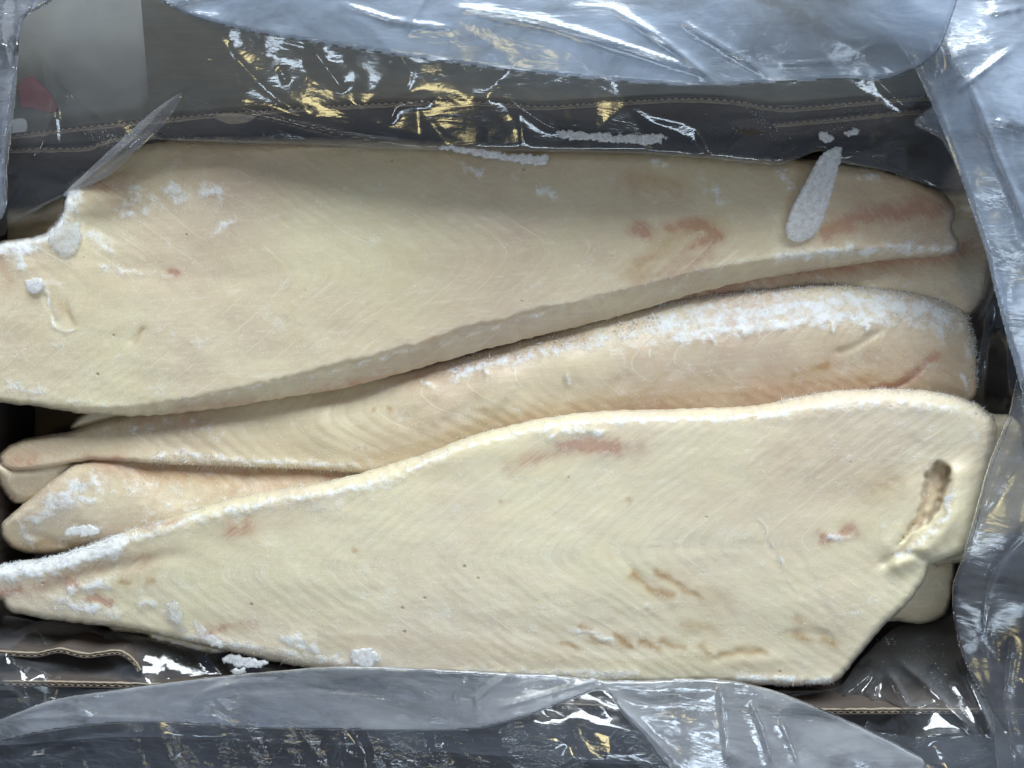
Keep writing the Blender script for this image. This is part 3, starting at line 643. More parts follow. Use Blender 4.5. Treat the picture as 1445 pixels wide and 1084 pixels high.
# --- lower layer
fG = fillet([(120, 790), (130, 862), (158, 888, 8, .006, 0), (182, 893, 6, .006, 0), (205, 896, 6, .006, 0), (215, 905, 6, .006, 0), (250, 912, 6, .006, 0), (285, 920, 6, .006, 0), (312, 922, 6, .006, 0), (330, 916), (600, 900), (1000, 880), (1265, 877), (1305, 880), (1334, 866), (1343, 832), (1346, 760), (1300, 700), (700, 740), (400, 780)],
    [(150, 850, -.022), (230, 900, -.017), (300, 912, -.017), (600, 850, -.028), (1000, 820, -.03), (1290, 860, -.030), (1320, 800, -.026), (1200, 760, -.026)],
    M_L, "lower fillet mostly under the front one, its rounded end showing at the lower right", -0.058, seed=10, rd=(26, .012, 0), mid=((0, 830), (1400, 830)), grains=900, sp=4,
    frost=[([(160, 888), (215, 903), (312, 920)], 9, 0.80)], ochre=[([(1320, 792), (1338, 800)], 6, .3)], dark=[([(1316, 797), (1326, 792)], 3, .8)], hoar=[([(160, 888), (215, 903), (250, 912), (312, 920)], .0012, 900, 4)])[0]
fH = fillet([(-80, 292), (0, 286), (50, 290), (100, 270), (400, 265), (700, 275), (800, 400), (600, 510), (300, 575), (160, 600), (98, 606, 8, .006, 0), (106, 592, 8, .006, 0), (122, 574, 8, .006, 0), (90, 520), (-80, 500)],
    [(0, 320, -.034), (60, 320, -.034), (120, 590, -.026), (400, 400, -.03), (700, 380, -.03), (150, 595, -.026), (0, 450, -.034)],
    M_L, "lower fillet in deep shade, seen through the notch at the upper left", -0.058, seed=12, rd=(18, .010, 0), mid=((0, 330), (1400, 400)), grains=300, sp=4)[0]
fJ = fillet([(1290, 610), (1390, 585), (1440, 590), (1475, 625), (1480, 690), (1462, 730), (1425, 762), (1385, 786), (1290, 785)],
    [(1330, 700, -.012), (1400, 640, -.006), (1450, 690, -.009), (1390, 770, -.014)],
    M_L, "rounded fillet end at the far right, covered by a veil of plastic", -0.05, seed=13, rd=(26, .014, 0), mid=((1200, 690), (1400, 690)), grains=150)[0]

# ------------------------------------------------------------ cardboard box
RIM = 0.008; BFL = -0.062
box = empty("cardboard_box")
tag(box, "brown corrugated cardboard box holding the frozen fillets, its cut rim showing under the liner", "box")

def board_wall(path, z0, z1, seed=0, flute=True, thick=8.0):
    """path in photo px; a corrugated board: two liners with a wave between them, rim at z1"""
    P = smooth_loop([(p[0], p[1]) for p in path], 2.5, closed=False)[:, :2]
    s = np.concatenate([[0], np.cumsum(np.linalg.norm(np.diff(P, axis=0), axis=1))])
    zt = z1 + 0.0006 * perlin(s / 40, s * 0, seed) + 0.0003 * perlin(s / 9, s * 0 + 3, seed)
    tn = np.gradient(P, axis=0); tn /= np.linalg.norm(tn, axis=1)[:, None]
    nn = np.stack([tn[:, 1], -tn[:, 0]], 1)          # to the outside (up the picture for a left-to-right path)
    def wall(name, off0, off1, mat):
        sec = []
        for o_, dz in ((off0, 0), (off1, 0)):
            q = P + nn * (o_ if np.ndim(o_) == 0 else o_[:, None])
            top = W(q[:, 0], q[:, 1], zt - dz); bot = top.copy(); bot[:, 2] = z0
            sec.append((top, bot))
        n = len(P)
        V = np.concatenate([sec[0][1], sec[0][0], sec[1][0], sec[1][1]])
        i = np.arange(n - 1); F = []
        for a in range(3):
            F.append(np.stack([a * n + i, a * n + i + 1, (a + 1) * n + i + 1, (a + 1) * n + i], 1))
        F.append(np.stack([3 * n + i, 3 * n + i + 1, i + 1, i], 1))
        F.append(np.array([[0, n, 2 * n, 3 * n], [n - 1, 4 * n - 1, 3 * n - 1, 2 * n - 1]]))
        return make_mesh(name, V, np.concatenate(F), mat, box, smooth=False)
    wv = thick * 0.5 + (thick * 0.5 - 1.6) * np.sin(s / 9.5 * 2 * np.pi + 5.0 * perlin(s / 45, s * 0, seed + 2)) * (0.75 + 0.5 * perlin(s / 25, s * 0, seed + 8))
    w_in = wall("wall", 0.0 + 0.5 * perlin(s / 12, s * 0, seed + 5), 1.5, M_board)
    w_fl = wall("corrugation", wv - 0.5, wv + 0.7, M_edge)
    w_ou = wall("outer_wall", thick - 1.5, thick + 0.0, M_board)
    # pale torn paper lip along the cut
    for ob in (w_fl, w_ou):
        ob.parent = w_in
    lip = wall("torn_rim", -0.5 + 1.3 * perlin(s / 14, s * 0, seed + 6), 0.9 + 1.2 * perlin(s / 6, s * 0, seed + 7), M_edge)
    lip.data.transform(__import__('mathutils').Matrix.Translation((0, 0, 0.0006)))
    zz = np.empty(len(lip.data.vertices) * 3); lip.data.vertices.foreach_get("co", zz); zz = zz.reshape(-1, 3)
    zz[:, 2] = np.maximum(zz[:, 2], z1 - 0.0010); lip.data.vertices.foreach_set("co", zz.ravel()); lip.parent = w_in
    return w_in

board_wall([(-90, 208), (0, 198), (120, 184), (240, 172), (300, 166), (450, 156), (620, 148), (700, 150), (760, 155), (850, 150), (960, 144), (1030, 147), (1080, 155), (1110, 158), (1200, 150), (1300, 142), (1470, 132)], BFL, RIM, 1)
board_wall([(-90, 222), (0, 216), (90, 214), (125, 212), (160, 200), (220, 192)], BFL, RIM - 0.006, 2, thick=7)
board_wall([(1060, 182), (1110, 178), (1180, 172), (1300, 160), (1460, 150)], BFL, RIM - 0.005, 3, thick=7)
board_wall([(1500, 1000), (1300, 1000), (1000, 1000), (600, 985), (300, 968), (100, 962), (-90, 960)], BFL, 0.0, 4)
board_wall([(199, 946), (190, 931), (168, 918), (120, 922), (84, 915), (50, 921), (-10, 919), (-90, 932)], BFL, -0.004, 5, thick=7)
board_wall([(1512, 90), (1508, 300), (1504, 560), (1500, 800), (1504, 1010)], BFL, RIM - 0.002, 6)
board_wall([(-60, 1000), (-62, 700), (-58, 400), (-60, 170)], BFL, RIM - 0.002, 7)
def slab(name, corners, th, mat, parent=None, seg=1):
    V = [np.array(c, float) for c in corners]
    up = np.array([0, 0, th])
    P = np.array(V + [v - up for v in V])
    F = [[3, 2, 1, 0], [4, 5, 6, 7], [0, 1, 5, 4], [1, 2, 6, 5], [2, 3, 7, 6], [3, 0, 4, 7]]
    return make_mesh(name, P, np.array(F), mat, parent, smooth=False)
def pt(x, y, z): return W(x, y, z)
c0, c1 = W(-100, 100, RIM), W(1560, 1090, RIM)
slab("base", [(c0[0], c0[1], BFL), (c1[0], c0[1], BFL), (c1[0], c1[1], BFL), (c0[0], c1[1], BFL)], 0.004, M_board, box)
# outward flaps at the far and the near side (hinged just below the rim)
slab("flap", [W(212, 164, -0.002), W(1490, 138, -0.002), W(1560, -360, .085), W(170, -360, .085)], 0.004, M_flap, box)  # far flap, raised and lengthened out of view to shade the upper fillet
slab("flap", [W(-120, 1230, -.04), W(1500, 1230, -.04), W(1470, 1014, -.006), W(-90, 976, -.006)], 0.004, M_under, box)

# torn handle tab in the far wall's rim
def blob_surface(name, outline, z, mat, parent, th=0.001, seed=0, rough=1.0, sp=2.0, r=3, tilt=None, jitter=2.4, rag=0.0):
    g = grid_mesh([tuple(p) + (r, th, 0.0) for p in outline], sp, jitter, seed, rag)
    x, y, d = g['x'], g['y'], g['d']
    zt = (tps(tilt, 0.001)(x, y) if tilt else z) + rough * (0.0005 * perlin(x / 9, y / 7, seed) * 0.5 + 0.00025 * perlin(x / 3.5, y / 3.5, seed + 1)) + 0 * x
    u = 1 - np.clip(d / r, 0, 1)
    zt2 = zt - th * (1 - np.sqrt(1 - u * u)); V = W(x, y, zt2)
    nb = ~g['border']; bid = np.arange(len(x)); bid[nb] = len(x) + np.arange(nb.sum())
    Vb = V[nb].copy(); Vb[:, 2] = (zt - 2 * th)[nb]
    return make_mesh(name, np.concatenate([V, Vb]), np.concatenate([g['quads'], bid[g['quads']][:, ::-1]]), mat, parent)
blob_surface("torn_tab", [(1028, 172), (1045, 166), (1075, 168), (1092, 178), (1088, 190), (1060, 193), (1040, 188)], RIM + 0.0015, M_board, box, 0.0012, 3, 1.5)
blob_surface("torn_tab", [(300, 163), (330, 160), (362, 163), (350, 172), (325, 175), (308, 170)], RIM + 0.003, M_edge, box, 0.001, 5, 1.5)

# ------------------------------------------------------------ polythene liner
liner = empty("plastic_liner")
tag(liner, "clear crumpled polythene liner draped over the box rim and folded back round the fish", "plastic bag")

def crumple(x, y, scale, seed, ang=0.0, stretch=1.0, smooth_px=0.0):
    """piecewise flat facets with sharp creases, about -1..1"""
    ca, sa = math.cos(ang), math.sin(ang)
    u = (x * ca + y * sa) / (scale * stretch); v = (-x * sa + y * ca) / scale
    r = np.random.default_rng(seed)
    u0, v0 = u.min() - 2, v.min() - 2; nu, nv = int(u.max() - u0) + 4, int(v.max() - v0) + 4
    gu, gv = np.meshgrid(np.arange(nu), np.arange(nv))
    pu = (u0 + gu + r.uniform(-.48, .48, gu.shape)).ravel(); pv = (v0 + gv + r.uniform(-.48, .48, gv.shape)).ravel()
    hh = r.uniform(-1, 1, pu.shape)
    vs, es, fs, _, _, _ = geometry.delaunay_2d_cdt([Vector((a, b)) for a, b in zip(pu, pv)], [], [], 0, 1e-6)
    if len(vs) != len(pu): return perlin(u, v, seed)
    out = np.zeros(len(x))
    order = np.argsort(u, kind='stable'); us = u[order]
    for f in fs:
        a, b, c = f
        lo = np.searchsorted(us, min(pu[a], pu[b], pu[c]) - 1e-6); hi = np.searchsorted(us, max(pu[a], pu[b], pu[c]) + 1e-6)
        if hi <= lo: continue
        k = order[lo:hi]; vk = v[k]
        k = k[(vk >= min(pv[a], pv[b], pv[c]) - 1e-6) & (vk <= max(pv[a], pv[b], pv[c]) + 1e-6)]
        if len(k) == 0: continue
        den = (pv[b] - pv[c]) * (pu[a] - pu[c]) + (pu[c] - pu[b]) * (pv[a] - pv[c])
        if abs(den) < 1e-12: continue
        l1 = ((pv[b] - pv[c]) * (u[k] - pu[c]) + (pu[c] - pu[b]) * (v[k] - pv[c])) / den
        l2 = ((pv[c] - pv[a]) * (u[k] - pu[c]) + (pu[a] - pu[c]) * (v[k] - pv[c])) / den
        l3 = 1 - l1 - l2
        m = (l1 >= -1e-6) & (l2 >= -1e-6) & (l3 >= -1e-6)
        out[k[m]] = (l1 * hh[a] + l2 * hh[b] + l3 * hh[c])[m]
    return out

def sheet(outline, ctrl, mat, sp=4.0, layers=((130, .0035, 0.3, 1.5), (48, .0012, 0.6, 1.3), (20, .0004, 0, 1)), creases=(), rd=(5, .001, 0), seed=0, double=0.0,
          name="sheet", parent=None, jitter=0.6, fade=None, label=None, lam=0.01):
    ol = [tuple(p) + tuple(rd[len(p) - 2:]) for p in outline]
    g = grid_mesh(ol, sp, jitter, seed)
    x, y, d = g['x'], g['y'], g['d']
    r, drop, ch = g['prm'].T
    z = tps(ctrl, lam)(x, y)
    amp = np.ones(len(x))
    if fade is not None:
        for px, py, rr, k in fade:
            amp *= 1 - (1 - k) * np.exp(-(((x - px) / rr) ** 2 + ((y - py) / rr) ** 2))
    wx = x + 10 * perlin(x / 60, y / 60, seed + 3); wy = y + 10 * perlin(x / 60, y / 60, seed + 4)
    for i, (sc, a, ang, stc) in enumerate(layers):
        z = z + a * amp * crumple(wx, wy, sc, seed * 31 + i, ang, stc)
    for pts, wdt, hh in creases:
        D, T = pl_dist(x, y, pts)
        z = z + hh * np.exp(-D / wdt) * np.clip(np.minimum(T, 1 - T) * 5 + 0.1, 0, 1)
    u = 1 - np.clip(d / r, 0, 1)
    z = z - drop * (1 - np.sqrt(np.clip(1 - u * u, 0, 1)))
    V = W(x, y, z)
    Q = g['quads']
    if double:
        nb = ~g['border']; bid = np.arange(len(x)); bid[nb] = len(x) + np.arange(nb.sum())
        Vb = V[nb].copy(); tb = np.clip(d[nb] / 40, 0, 1)
        Vb[:, 2] -= double * np.sqrt(1 - (1 - tb) ** 2) * (1 + 0.4 * perlin(x[nb] / 50, y[nb] / 50, seed + 6))
        V = np.concatenate([V, Vb]); Q = np.concatenate([Q, bid[Q][:, ::-1]])
    o = make_mesh(name, V, Q, mat, parent or liner)
    if label: o["label"] = label
    return o

# far side: over the rim and tucked down on to the fish
sheet([(-90, -80), (1520, -80), (1520, 340), (1420, 300), (1398, 272), (1350, 274), (1300, 258), (1250, 241), (1180, 228), (1160, 213), (1130, 222), (1100, 233), (1000, 224), (900, 217), (750, 214), (600, 212), (450, 205), (350, 202), (245, 198), (205, 200), (160, 244), (90, 277), (15, 318), (5, 332), (-90, 350)],
      [(-60, 0, .018), (-60, 150, .014), (-60, 330, -.012), (0, 100, .012), (0, 200, .014), (0, 300, -.004), (200, -60, .050), (200, 60, .026), (150, 180, .015), (120, 250, .004), (300, 165, .015), (300, 195, .010), (500, -60, .050), (500, 60, .026), (500, 150, .014), (500, 200, .010),
       (750, 60, .026), (750, 148, .014), (750, 208, .008), (1000, -60, .050), (1000, 60, .026), (1000, 140, .014), (1000, 215, .008), (1200, 60, .026), (1200, 140, .014), (1200, 222, .008), (1350, 260, .002), (1350, 140, .015), (1350, 30, .028), (1450, -60, .045), (1450, 120, .014), (1450, 300, .01)],
      M_film_far, sp=3.2, seed=1, rd=(6, .0015, 0), layers=((150, .0030, 0.5, 1.5), (60, .0012, 1.0, 1.6), (26, .0002, 0.2, 1.2)),
      creases=[([(18, 20), (60, 80), (120, 150), (165, 180)], 6, 0.0017), ([(30, 15), (45, 120), (75, 140), (80, 240)], 5, 0.0011), ([(65, 90), (72, 130)], 3, 0.0017), ([(290, 30), (330, 80), (380, 130), (440, 170)], 8, 0.0011), ([(250, 158), (350, 160), (480, 190), (600, 210)], 6, .0035),
               ([(205, 110), (260, 82), (310, 88)], 6, 0.0011), ([(178, 70), (260, 24)], 4, 0.0017), ([(440, 70), (460, 95), (485, 130)], 7, 0.0022), ([(395, 95), (405, 118)], 5, 0.0011), ([(570, 130), (580, 100), (560, 80)], 5, 0.0011), ([(640, 80), (665, 105), (690, 90)], 9, 0.0028),
               ([(690, 140), (710, 135), (740, 155), (775, 178), (800, 182)], 5, 0.0028), ([(740, 212), (735, 170), (720, 130)], 7, 0.0011), ([(1100, 230), (1130, 190), (1200, 140)], 4, 0.0017), ([(1235, 110), (1265, 140), (1290, 160)], 4, 0.0017), ([(1180, 225), (1260, 205), (1330, 180)], 5, 0.0017),
               ([(1280, 275), (1360, 250), (1400, 220)], 5, 0.0017), ([(550, 175), (560, 150), (610, 140)], 5, 0.0022), ([(480, 205), (560, 200), (620, 212)], 5, 0.0011), ([(0, 310), (60, 200), (80, 130)], 7, 0.0017)])
# narrow folded-over wedge at the left
sheet([(88, 277), (125, 240), (170, 198), (215, 158), (257, 129), (255, 140), (238, 168), (215, 192), (175, 228), (130, 262)], [(100, 268, .010), (180, 200, .018), (250, 135, .022), (150, 240, .016)],
      M_film_thin, sp=2.5, seed=2, layers=((40, .0012, 0.3, 1.5),), double=0.0, rd=(4, .001, 0), name="fold", creases=[([(95, 274), (170, 214), (250, 135)], 4, .002)])
# gathered left edge
sheet([(-90, -80), (125, -80), (75, 0), (32, 30), (24, 120), (12, 230), (0, 312), (-90, 345)], [(-60, 0, .03), (60, -40, .035), (20, 40, .035), (10, 150, .03), (0, 280, .012), (-60, 300, .01)],
      M_film_fold, sp=3, seed=3, layers=((60, .002, 1.4, 3.0), (24, .0007, 1.4, 2.5)), double=0.004, rd=(5, .002, 0), name="fold", creases=[([(45, -10), (15, 120), (0, 280)], 4, .003)])
# veil hanging down across the top of the picture
sheet([(150, -120), (190, -30), (255, 17), (350, 45), (450, 62), (600, 85), (750, 104), (900, 118), (1000, 122), (1080, 118), (1180, 113), (1262, 110), (1330, 60), (1340, -120)],
      [(200, -20, 0.055), (300, 20, 0.055), (450, 40, 0.056), (450, -60, 0.060), (650, 80, 0.055), (650, 20, 0.060), (650, -60, 0.058), (850, 100, 0.055), (850, 30, 0.062), (850, -60, 0.058), (1000, 110, 0.055), (1000, 60, 0.060), (1000, 0, 0.065), (1180, 100, 0.055), (1180, 40, 0.060), (1180, -60, 0.060), (1300, 0, 0.060)],
      M_film_veil, sp=3.2, seed=4, layers=((170, .0045, 0.45, 2.4), (70, .0012, 0.45, 2.4), (26, .00022, 0.5, 2.0)), double=0.005, rd=(6, .003, 0), name="sheet",
      creases=[([(480, 5), (520, 18), (560, 30), (640, 40)], 3.0, 0.0018), ([(640, 10), (760, 30), (880, 65), (1000, 105)], 3.6, 0.0027), ([(860, 10), (940, 60), (1010, 118)], 3.6, 0.0023), ([(575, 50), (600, 0), (640, -40)], 5.4, 0.0018), ([(960, 30), (1060, 90), (1090, 115)], 3.6, 0.0018),
               ([(1100, 90), (1180, 85), (1240, 60)], 3.6, 0.0014), ([(215, 15), (300, -10), (420, -20)], 3.6, 0.0018)])
# right side
sheet([(1210, -120), (1240, 20), (1290, 95), (1330, 182), (1360, 262), (1388, 345), (1405, 415), (1428, 500), (1455, 570), (1540, 610), (1540, -120)],
      [(1250, 0, .045), (1310, 110, .045), (1350, 220, .042), (1400, 380, .038), (1440, 500, .03), (1500, 560, .03), (1500, 0, .05), (1500, 200, .045), (1400, 60, .055), (1420, 200, .052), (1460, 350, .045)],
      M_film_veil, sp=3.2, seed=5, layers=((120, .0055, 1.1, 3.0), (50, .0016, 1.1, 2.6), (22, .0003, 1.0, 2.0)), double=0.006, rd=(7, .003, 0),
      creases=[([(1300, 120), (1345, 230), (1390, 360), (1425, 480)], 3.6, 0.0023), ([(1370, 120), (1410, 220), (1450, 320)], 4.8, 0.0032), ([(1300, 10), (1320, 70), (1325, 105)], 4.2, 0.0023), ([(1395, 20), (1450, 10)], 3.0, 0.0023), ([(1350, 130), (1440, 60)], 3.6, 0.0023), ([(1335, 60), (1360, 110)], 3.6, 0.0018), ([(1400, 170), (1450, 180)], 3.0, 0.0018), ([(1230, -20), (1270, 50), (1310, 140)], 3.0, 0.0018)])
sheet([(1290, 170), (1370, 130), (1420, 200), (1445, 300), (1420, 360), (1394, 330), (1360, 262), (1330, 200)], [(1330, 180, .03), (1420, 220, .032), (1400, 320, .03)], M_film_fold, sp=3, seed=6, layers=((50, .003, 1.1, 2.5),), double=.003, rd=(5, .002, 0), name="fold")
# down the right wall, inside
sheet([(1366, 600), (1374, 540), (1372, 440), (1385, 400), (1400, 360), (1430, 320), (1540, 300), (1540, 700), (1430, 640)],
      [(1376, 560, -.030), (1376, 450, -.018), (1400, 380, -.012), (1420, 480, -.010), (1420, 600, -.02), (1470, 400, .012), (1470, 600, .012), (1530, 500, .012)],
      M_film, sp=3, seed=7, layers=((60, .004, 1.5, 2.2), (26, .0015, 1.2, 1.6)), rd=(4, .001, 0), creases=[([(1378, 470), (1410, 400), (1425, 350)], 4, .005), ([(1375, 480), (1420, 465)], 4, .004), ([(1376, 550), (1385, 480), (1400, 430)], 4, .004)])
sheet([(1540, 470), (1450, 505), (1422, 585), (1396, 650), (1372, 735), (1358, 785), (1344, 830), (1350, 900), (1372, 960), (1398, 1010), (1425, 1160), (1540, 1160)],
      [(1450, 530, .022), (1410, 640, .018), (1370, 780, .014), (1350, 850, .006), (1380, 960, .006), (1420, 1100, .012), (1500, 600, .03), (1480, 750, .03), (1450, 850, .016), (1500, 1000, .03)],
      M_film_thin, sp=3, seed=8, layers=((110, .0035, 1.2, 2.6), (50, .0010, 1.0, 2.0)), double=0.003, rd=(7, .003, 0),
      creases=[([(1440, 560), (1400, 660), (1370, 770)], 4.8, 0.0016), ([(1445, 760), (1400, 820), (1390, 900)], 4.8, 0.0016), ([(1430, 900), (1420, 1000), (1435, 1084)], 6.4, 0.0020), ([(1445, 640), (1390, 720)], 4.8, 0.0012)])
# near side, inside the wall
sheet([(-90, 868), (0, 868), (60, 878), (150, 890), (240, 905), (330, 925), (420, 944), (700, 966), (1000, 970), (1176, 972), (1215, 930), (1265, 885), (1310, 880), (1345, 862), (1360, 800), (1420, 780), (1540, 760), (1540, 1090), (1100, 1090), (600, 1060), (200, 1040), (-90, 1040)],
      [(-60, 880, -.026), (0, 885, -.024), (150, 905, -.022), (300, 935, -.016), (0, 925, .001), (190, 925, .001), (0, 962, .004), (200, 966, .004), (600, 975, -.002), (600, 1000, .005), (1000, 980, -.002), (1000, 1010, .005), (1200, 960, -.024), (1280, 900, -.036), (1350, 870, -.034), (1300, 940, -.014), (1300, 1000, .006),
       (1420, 900, .0), (1420, 1000, .008), (1500, 850, .012), (0, 1030, -.002), (600, 1050, -.002), (1200, 1080, -.002), (1400, 820, -.01)],
      M_film, sp=3.2, seed=9, layers=((110, .0065, 0.9, 1.5), (44, .0030, 1.0, 1.8), (20, .0007, 0.4, 1.5)), rd=(4, .001, 0),
      creases=[([(1232, 948), (1200, 975), (1165, 1000)], 4, .006), ([(1240, 950), (1228, 1000), (1215, 1050)], 4, .005), ([(1250, 945), (1275, 985), (1285, 1000), (1320, 992)], 4, .006), ([(1280, 1060), (1310, 1040), (1360, 1035)], 4, .004), ([(1350, 925), (1375, 980), (1400, 1040)], 6, .006), ([(1200, 1010), (1230, 1050)], 5, .005), ([(0, 930), (40, 895), (60, 880)], 5, .003), ([(1265, 930), (1330, 990), (1380, 1040)], 5, .004)])
# near side, the crinkled skirt lying over the flap
sheet([(-90, 1000), (0, 985), (300, 985), (700, 985), (900, 985), (1100, 1010), (1300, 1040), (1520, 1040), (1520, 1180), (-90, 1180)],
      [(-60, 1020, .002), (-60, 1150, -.010), (300, 1010, .003), (300, 1060, -.002), (300, 1150, -.010), (700, 1010, .003), (700, 1060, -.002), (700, 1150, -.008), (1100, 1040, .003), (1100, 1150, -.008), (1450, 1060, .004), (1450, 1150, -.006)],
      M_film_dark, sp=2.8, seed=10, layers=((110, .0060, 1.0, 2.1), (46, .0030, 1.2, 2.8), (19, .0011, 1.1, 3.0)), rd=(4, .001, 0),
      creases=[([(780, 1000), (820, 1050), (870, 1084)], 4, .004), ([(790, 1000), (850, 1060), (900, 1084)], 4, .004), ([(470, 1084), (480, 1050), (475, 1030)], 4, .004), ([(0, 1070), (70, 1065), (120, 1050)], 4, .003), ([(20, 1075), (100, 1040), (200, 1030)], 5, .003)])
# near side, the broad fold turned back towards the fish
sheet([(-90, 1050), (0, 1014), (80, 986), (170, 972), (300, 955), (400, 946), (480, 940), (600, 943), (700, 948), (800, 953), (870, 960), (940, 958), (1020, 958), (1070, 968), (1120, 984), (1200, 1018), (1270, 1052), (1330, 1090), (1400, 1180), (1000, 1180), (960, 1110), (915, 1050), (880, 1010), (852, 975), (800, 990), (740, 1012), (665, 1030),
       (500, 1031), (350, 1028), (200, 1020), (60, 1034), (-90, 1072)],
      [(0, 1020, .012), (170, 990, .016), (170, 1015, .010), (400, 965, .020), (400, 1015, .010), (650, 965, .020), (650, 1015, .010), (850, 965, .016), (900, 990, .016), (1000, 975, .018), (1000, 1030, .022), (1060, 1090, .02), (1150, 1010, .018), (1250, 1060, .016), (1000, 1120, .02)],
      M_film_near, sp=2.8, seed=11, layers=((100, .0034, 0.0, 2.6), (44, .0022, 0.15, 3.2), (18, .0005, 0.2, 2.6)), double=0.004, rd=(6, .0025, 0),
      creases=[([(640, 1000), (645, 975), (660, 960)], 2.5, 0.0022), ([(675, 1010), (672, 990), (700, 965), (720, 950)], 2.8, 0.0022), ([(700, 1000), (770, 980), (850, 958)], 2.8, 0.0028), ([(850, 960), (880, 1000), (930, 1050), (960, 1084)], 3.5, 0.0028), ([(270, 1010), (275, 985), (330, 965), (400, 962)], 2.8, 0.0017), ([(290, 1005), (320, 1022), (360, 1028)], 2.8, 0.0017),
               ([(1018, 965), (1022, 1020), (1030, 1084)], 4.9, 0.0033), ([(1060, 990), (1080, 1040), (1090, 1084)], 4.9, 0.0033), ([(1100, 1010), (1130, 1084)], 4.2, 0.0022), ([(0, 1020), (100, 1012), (240, 1015)], 3.5, 0.0017), ([(100, 990), (130, 1015)], 3.5, 0.0011)])

# ------------------------------------------------------------ loose ice
def ice(outline, z, label, mat=M_ice, th=.0007, seed=0, tilt=None, r=2.0, rag=1.3, rough=1.0, name="ice_sliver"):
    o = blob_surface(name, outline, z, mat, None, th, seed, rough, 1.6, r, tilt, 2.4 if r < 5 else 2.0, rag if r < 5 else 0.5)
    tag(o, label, "ice", "loose slivers of ice and frost")
    k = np.empty(len(o.data.vertices) * 3, np.float32); o.data.vertices.foreach_get("co", k); k = k.reshape(-1, 3)
    nr = np.empty_like(k.ravel()); o.data.vertices.foreach_get("normal", nr); nr = nr.reshape(-1, 3)
    up = np.where(nr[:, 2] > 0.2)[0]; pick = rng.choice(up, min(len(up), 150), replace=False)
    frost_mesh("frost_crystals", o, k[pick].astype(float), nr[pick].astype(float), 0.00034, 0.8, 0.9)
    return o
ice([(785, 186), (800, 184), (840, 187), (880, 190), (920, 189), (938, 190), (940, 197), (922, 204), (880, 203), (840, 199), (800, 196), (787, 192)], .0155, "rough white strip of ice lying on the liner near the middle of the far rim", seed=1)
ice([(612, 206), (640, 206), (680, 211), (720, 217), (748, 217), (772, 220), (772, 230), (755, 233), (720, 228), (670, 220), (630, 213)], .0125, "flat pale sliver of ice on the upper edge of the broad back fillet, pointing left", seed=2)
ice([(1178, 208), (1188, 208), (1184, 236), (1172, 280), (1160, 315), (1150, 332), (1128, 341), (1112, 335), (1110, 318), (1122, 285), (1142, 248), (1160, 218)], .008, "long club-shaped frosted icicle leaning from the liner on to the back fillet", seed=3, r=7, th=.0018,
    tilt=[(1183, 210, .016), (1165, 250, .012), (1145, 290, .009), (1122, 330, .0065), (1180, 250, .011), (1125, 285, .010)])
ice([(313, 928), (330, 924), (352, 928), (378, 934), (370, 941), (345, 942), (318, 936)], .004, "small bright white ice chip on the dark liner just below the front fillet", seed=4, tilt=[(313, 928, -.002), (378, 936, .002), (345, 942, .002), (340, 925, -.001)])
ice([(325, 946), (345, 944), (347, 950), (330, 952)], .008, "tiny crumb of frost on the liner below the bright white ice chip", seed=5, name="frost_crumb")
ice([(235, 851), (248, 848), (258, 866), (255, 878), (243, 876), (236, 862)], .0055, "small square clear ice flake standing on the tapering end of the front fillet", mat=M_iceclear, seed=6, name="ice_flake", th=.0008)
ice([(270, 876), (276, 876), (316, 910), (314, 916), (300, 912), (280, 896)], .0052, "thin clear wedge-shaped ice flake on the lower edge of the front fillet", mat=M_iceclear, seed=7, name="ice_flake", th=.0008)
ice([(498, 920), (520, 915), (535, 925), (530, 938), (508, 940), (494, 932)], .0062, "round lump of frost by the lower edge of the front fillet, above the liner fold", seed=8, name="frost_lump", th=.0010)
ice([(84, 318), (104, 310), (114, 328), (110, 350), (92, 362), (76, 352), (66, 338)], .0062, "wide glassy ice flake on the notched left end of the back fillet", mat=M_iceclear, seed=9, name="ice_flake", th=.0006, rough=.5)
ice([(36, 396), (55, 392), (62, 400), (56, 410), (42, 412)], .0075, "small white frost lump on the left of the back fillet", seed=10, name="frost_lump", th=.0008)
ice([(94, 748), (112, 742), (140, 746), (138, 753), (112, 756), (90, 754)], -.003, "flat white frost patch on the stubby fillet end at the left", seed=11, name="frost_lump", th=.001)
ice([(1154, 190), (1162, 186), (1172, 192), (1176, 199), (1166, 201), (1155, 198)], .0155, "white ice crumb on the liner, left one of two near the rim's right end", seed=12, name="frost_crumb")
ice([(1190, 186), (1206, 180), (1212, 186), (1202, 192), (1192, 192)], .0165, "white ice crumb on the liner, right one of two near the rim's right end", seed=13, name="frost_crumb")

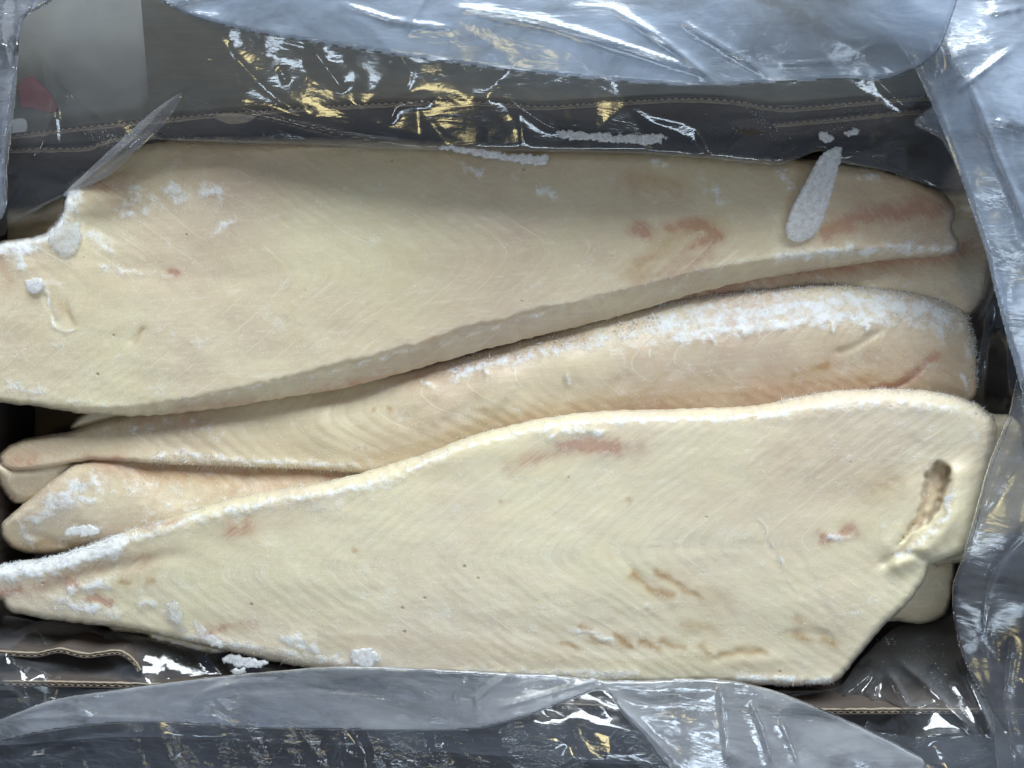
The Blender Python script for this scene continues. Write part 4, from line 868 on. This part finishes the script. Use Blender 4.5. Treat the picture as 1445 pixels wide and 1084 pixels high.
# frost dust scattered over the liner
def dust(spots, name, label):
    vs = []
    for (px, py, z, rx, ry, n, ang) in spots:
        a = rng.normal(0, 1, (n, 2)) * np.array([rx, ry])
        ca, sa = math.cos(ang), math.sin(ang)
        vs.append(W(px + a[:, 0] * ca - a[:, 1] * sa, py + a[:, 0] * sa + a[:, 1] * ca, z + rng.normal(0, .0006, n)))
    V = np.concatenate(vs)
    o = frost_mesh(name, None, V, np.tile([0, 0, 1.0], (len(V), 1)), 0.00042, 1.5, 0.9)
    tag(o, label, "frost")
    return o
dust([(150, 195, .019, 14, 9, 260, .4), (200, 180, .020, 22, 7, 260, -.7), (285, 150, .019, 22, 6, 120, .4), (330, 198, .014, 70, 3, 260, .03), (1070, 165, .019, 20, 5, 160, .7), (1090, 185, .018, 20, 8, 120, .7), (1020, 185, .017, 28, 8, 80, .2), (1190, 175, .019, 30, 10, 140, -.2), (1230, 160, .019, 30, 6, 100, 0),
      (285, 930, -.002, 60, 8, 60, 0.1), (400, 1058, .005, 22, 5, 50, -.4), (1255, 905, -.020, 10, 4, 60, 0), (1320, 950, -.006, 12, 12, 140, 0), (1300, 920, -.012, 20, 10, 60, 0), (1365, 770, .022, 12, 14, 30, 0), (860, 198, .016, 60, 5, 100, .05), (5, 225, .018, 8, 10, 90, 0), (745, 960, .025, 60, 14, 80, 0), (1440, 610, .03, 10, 50, 20, 0)],
     "frost_dust", "loose white frost dust sprinkled over the clear liner")

# ------------------------------------------------------------ what lies beyond the box
g = make_mesh("ground", np.array([[-3, -3, -.075], [3, -3, -.075], [3, 3, -.075], [-3, 3, -.075]]), np.array([[0, 1, 2, 3]]), M_floor)
g["kind"] = "structure"
t = NT("white_board")
pos = t.n('ShaderNodeTexCoord').outputs['Object']
c = t.mix(t.mapr(t.noise(pos, 30, 4), .35, .65), (0.23, 0.23, 0.215, 1), (0.29, 0.29, 0.27, 1))
p = t.n('ShaderNodeBsdfPrincipled', {'Base Color': c, 'Roughness': 0.6}); t.link(p.outputs[0], t.out.inputs[0])
M_white = t.m
def plain(name, col, rough=.6):
    t = NT(name); pos = t.n('ShaderNodeTexCoord').outputs['Object']
    c = t.mix(t.mapr(t.noise(pos, 60, 4), .3, .7), col, (col[0] * .8, col[1] * .8, col[2] * .8, 1))
    p = t.n('ShaderNodeBsdfPrincipled', {'Base Color': c, 'Roughness': rough}); t.link(p.outputs[0], t.out.inputs[0]); return t.m
nb = slab("neighbouring_carton", [W(-300, 230, -.02), W(192, 176, -.02), W(200, -260, -.02), W(-300, -260, -.02)], 0.05, M_white)
tag(nb, "pale grey carton with a red print, blurred behind the liner at the upper left", "carton")
def print_patch(name, poly, mat):
    P = smooth_loop(poly, 4)[:, :2]; V = W(P[:, 0], P[:, 1], -.0185)
    n = len(V); Vb = V.copy(); Vb[:, 2] -= .001
    me = bpy.data.meshes.new(name); me.from_pydata([tuple(v) for v in V] + [tuple(v) for v in Vb], [], [list(range(n))[::-1]] + [[i, (i + 1) % n, n + (i + 1) % n, n + i] for i in range(n)])
    me.materials.append(mat); o = bpy.data.objects.new(name, me); COL.objects.link(o); o.parent = nb
print_patch("red_print", [(28, 118), (45, 108), (58, 120), (72, 135), (80, 155), (62, 158), (45, 152), (30, 150)], plain("red_ink", (0.14, 0.045, 0.05, 1)))
print_patch("white_label", [(14, 172), (34, 168), (36, 186), (16, 190)], plain("white_paper", (0.5, 0.52, 0.54, 1)))
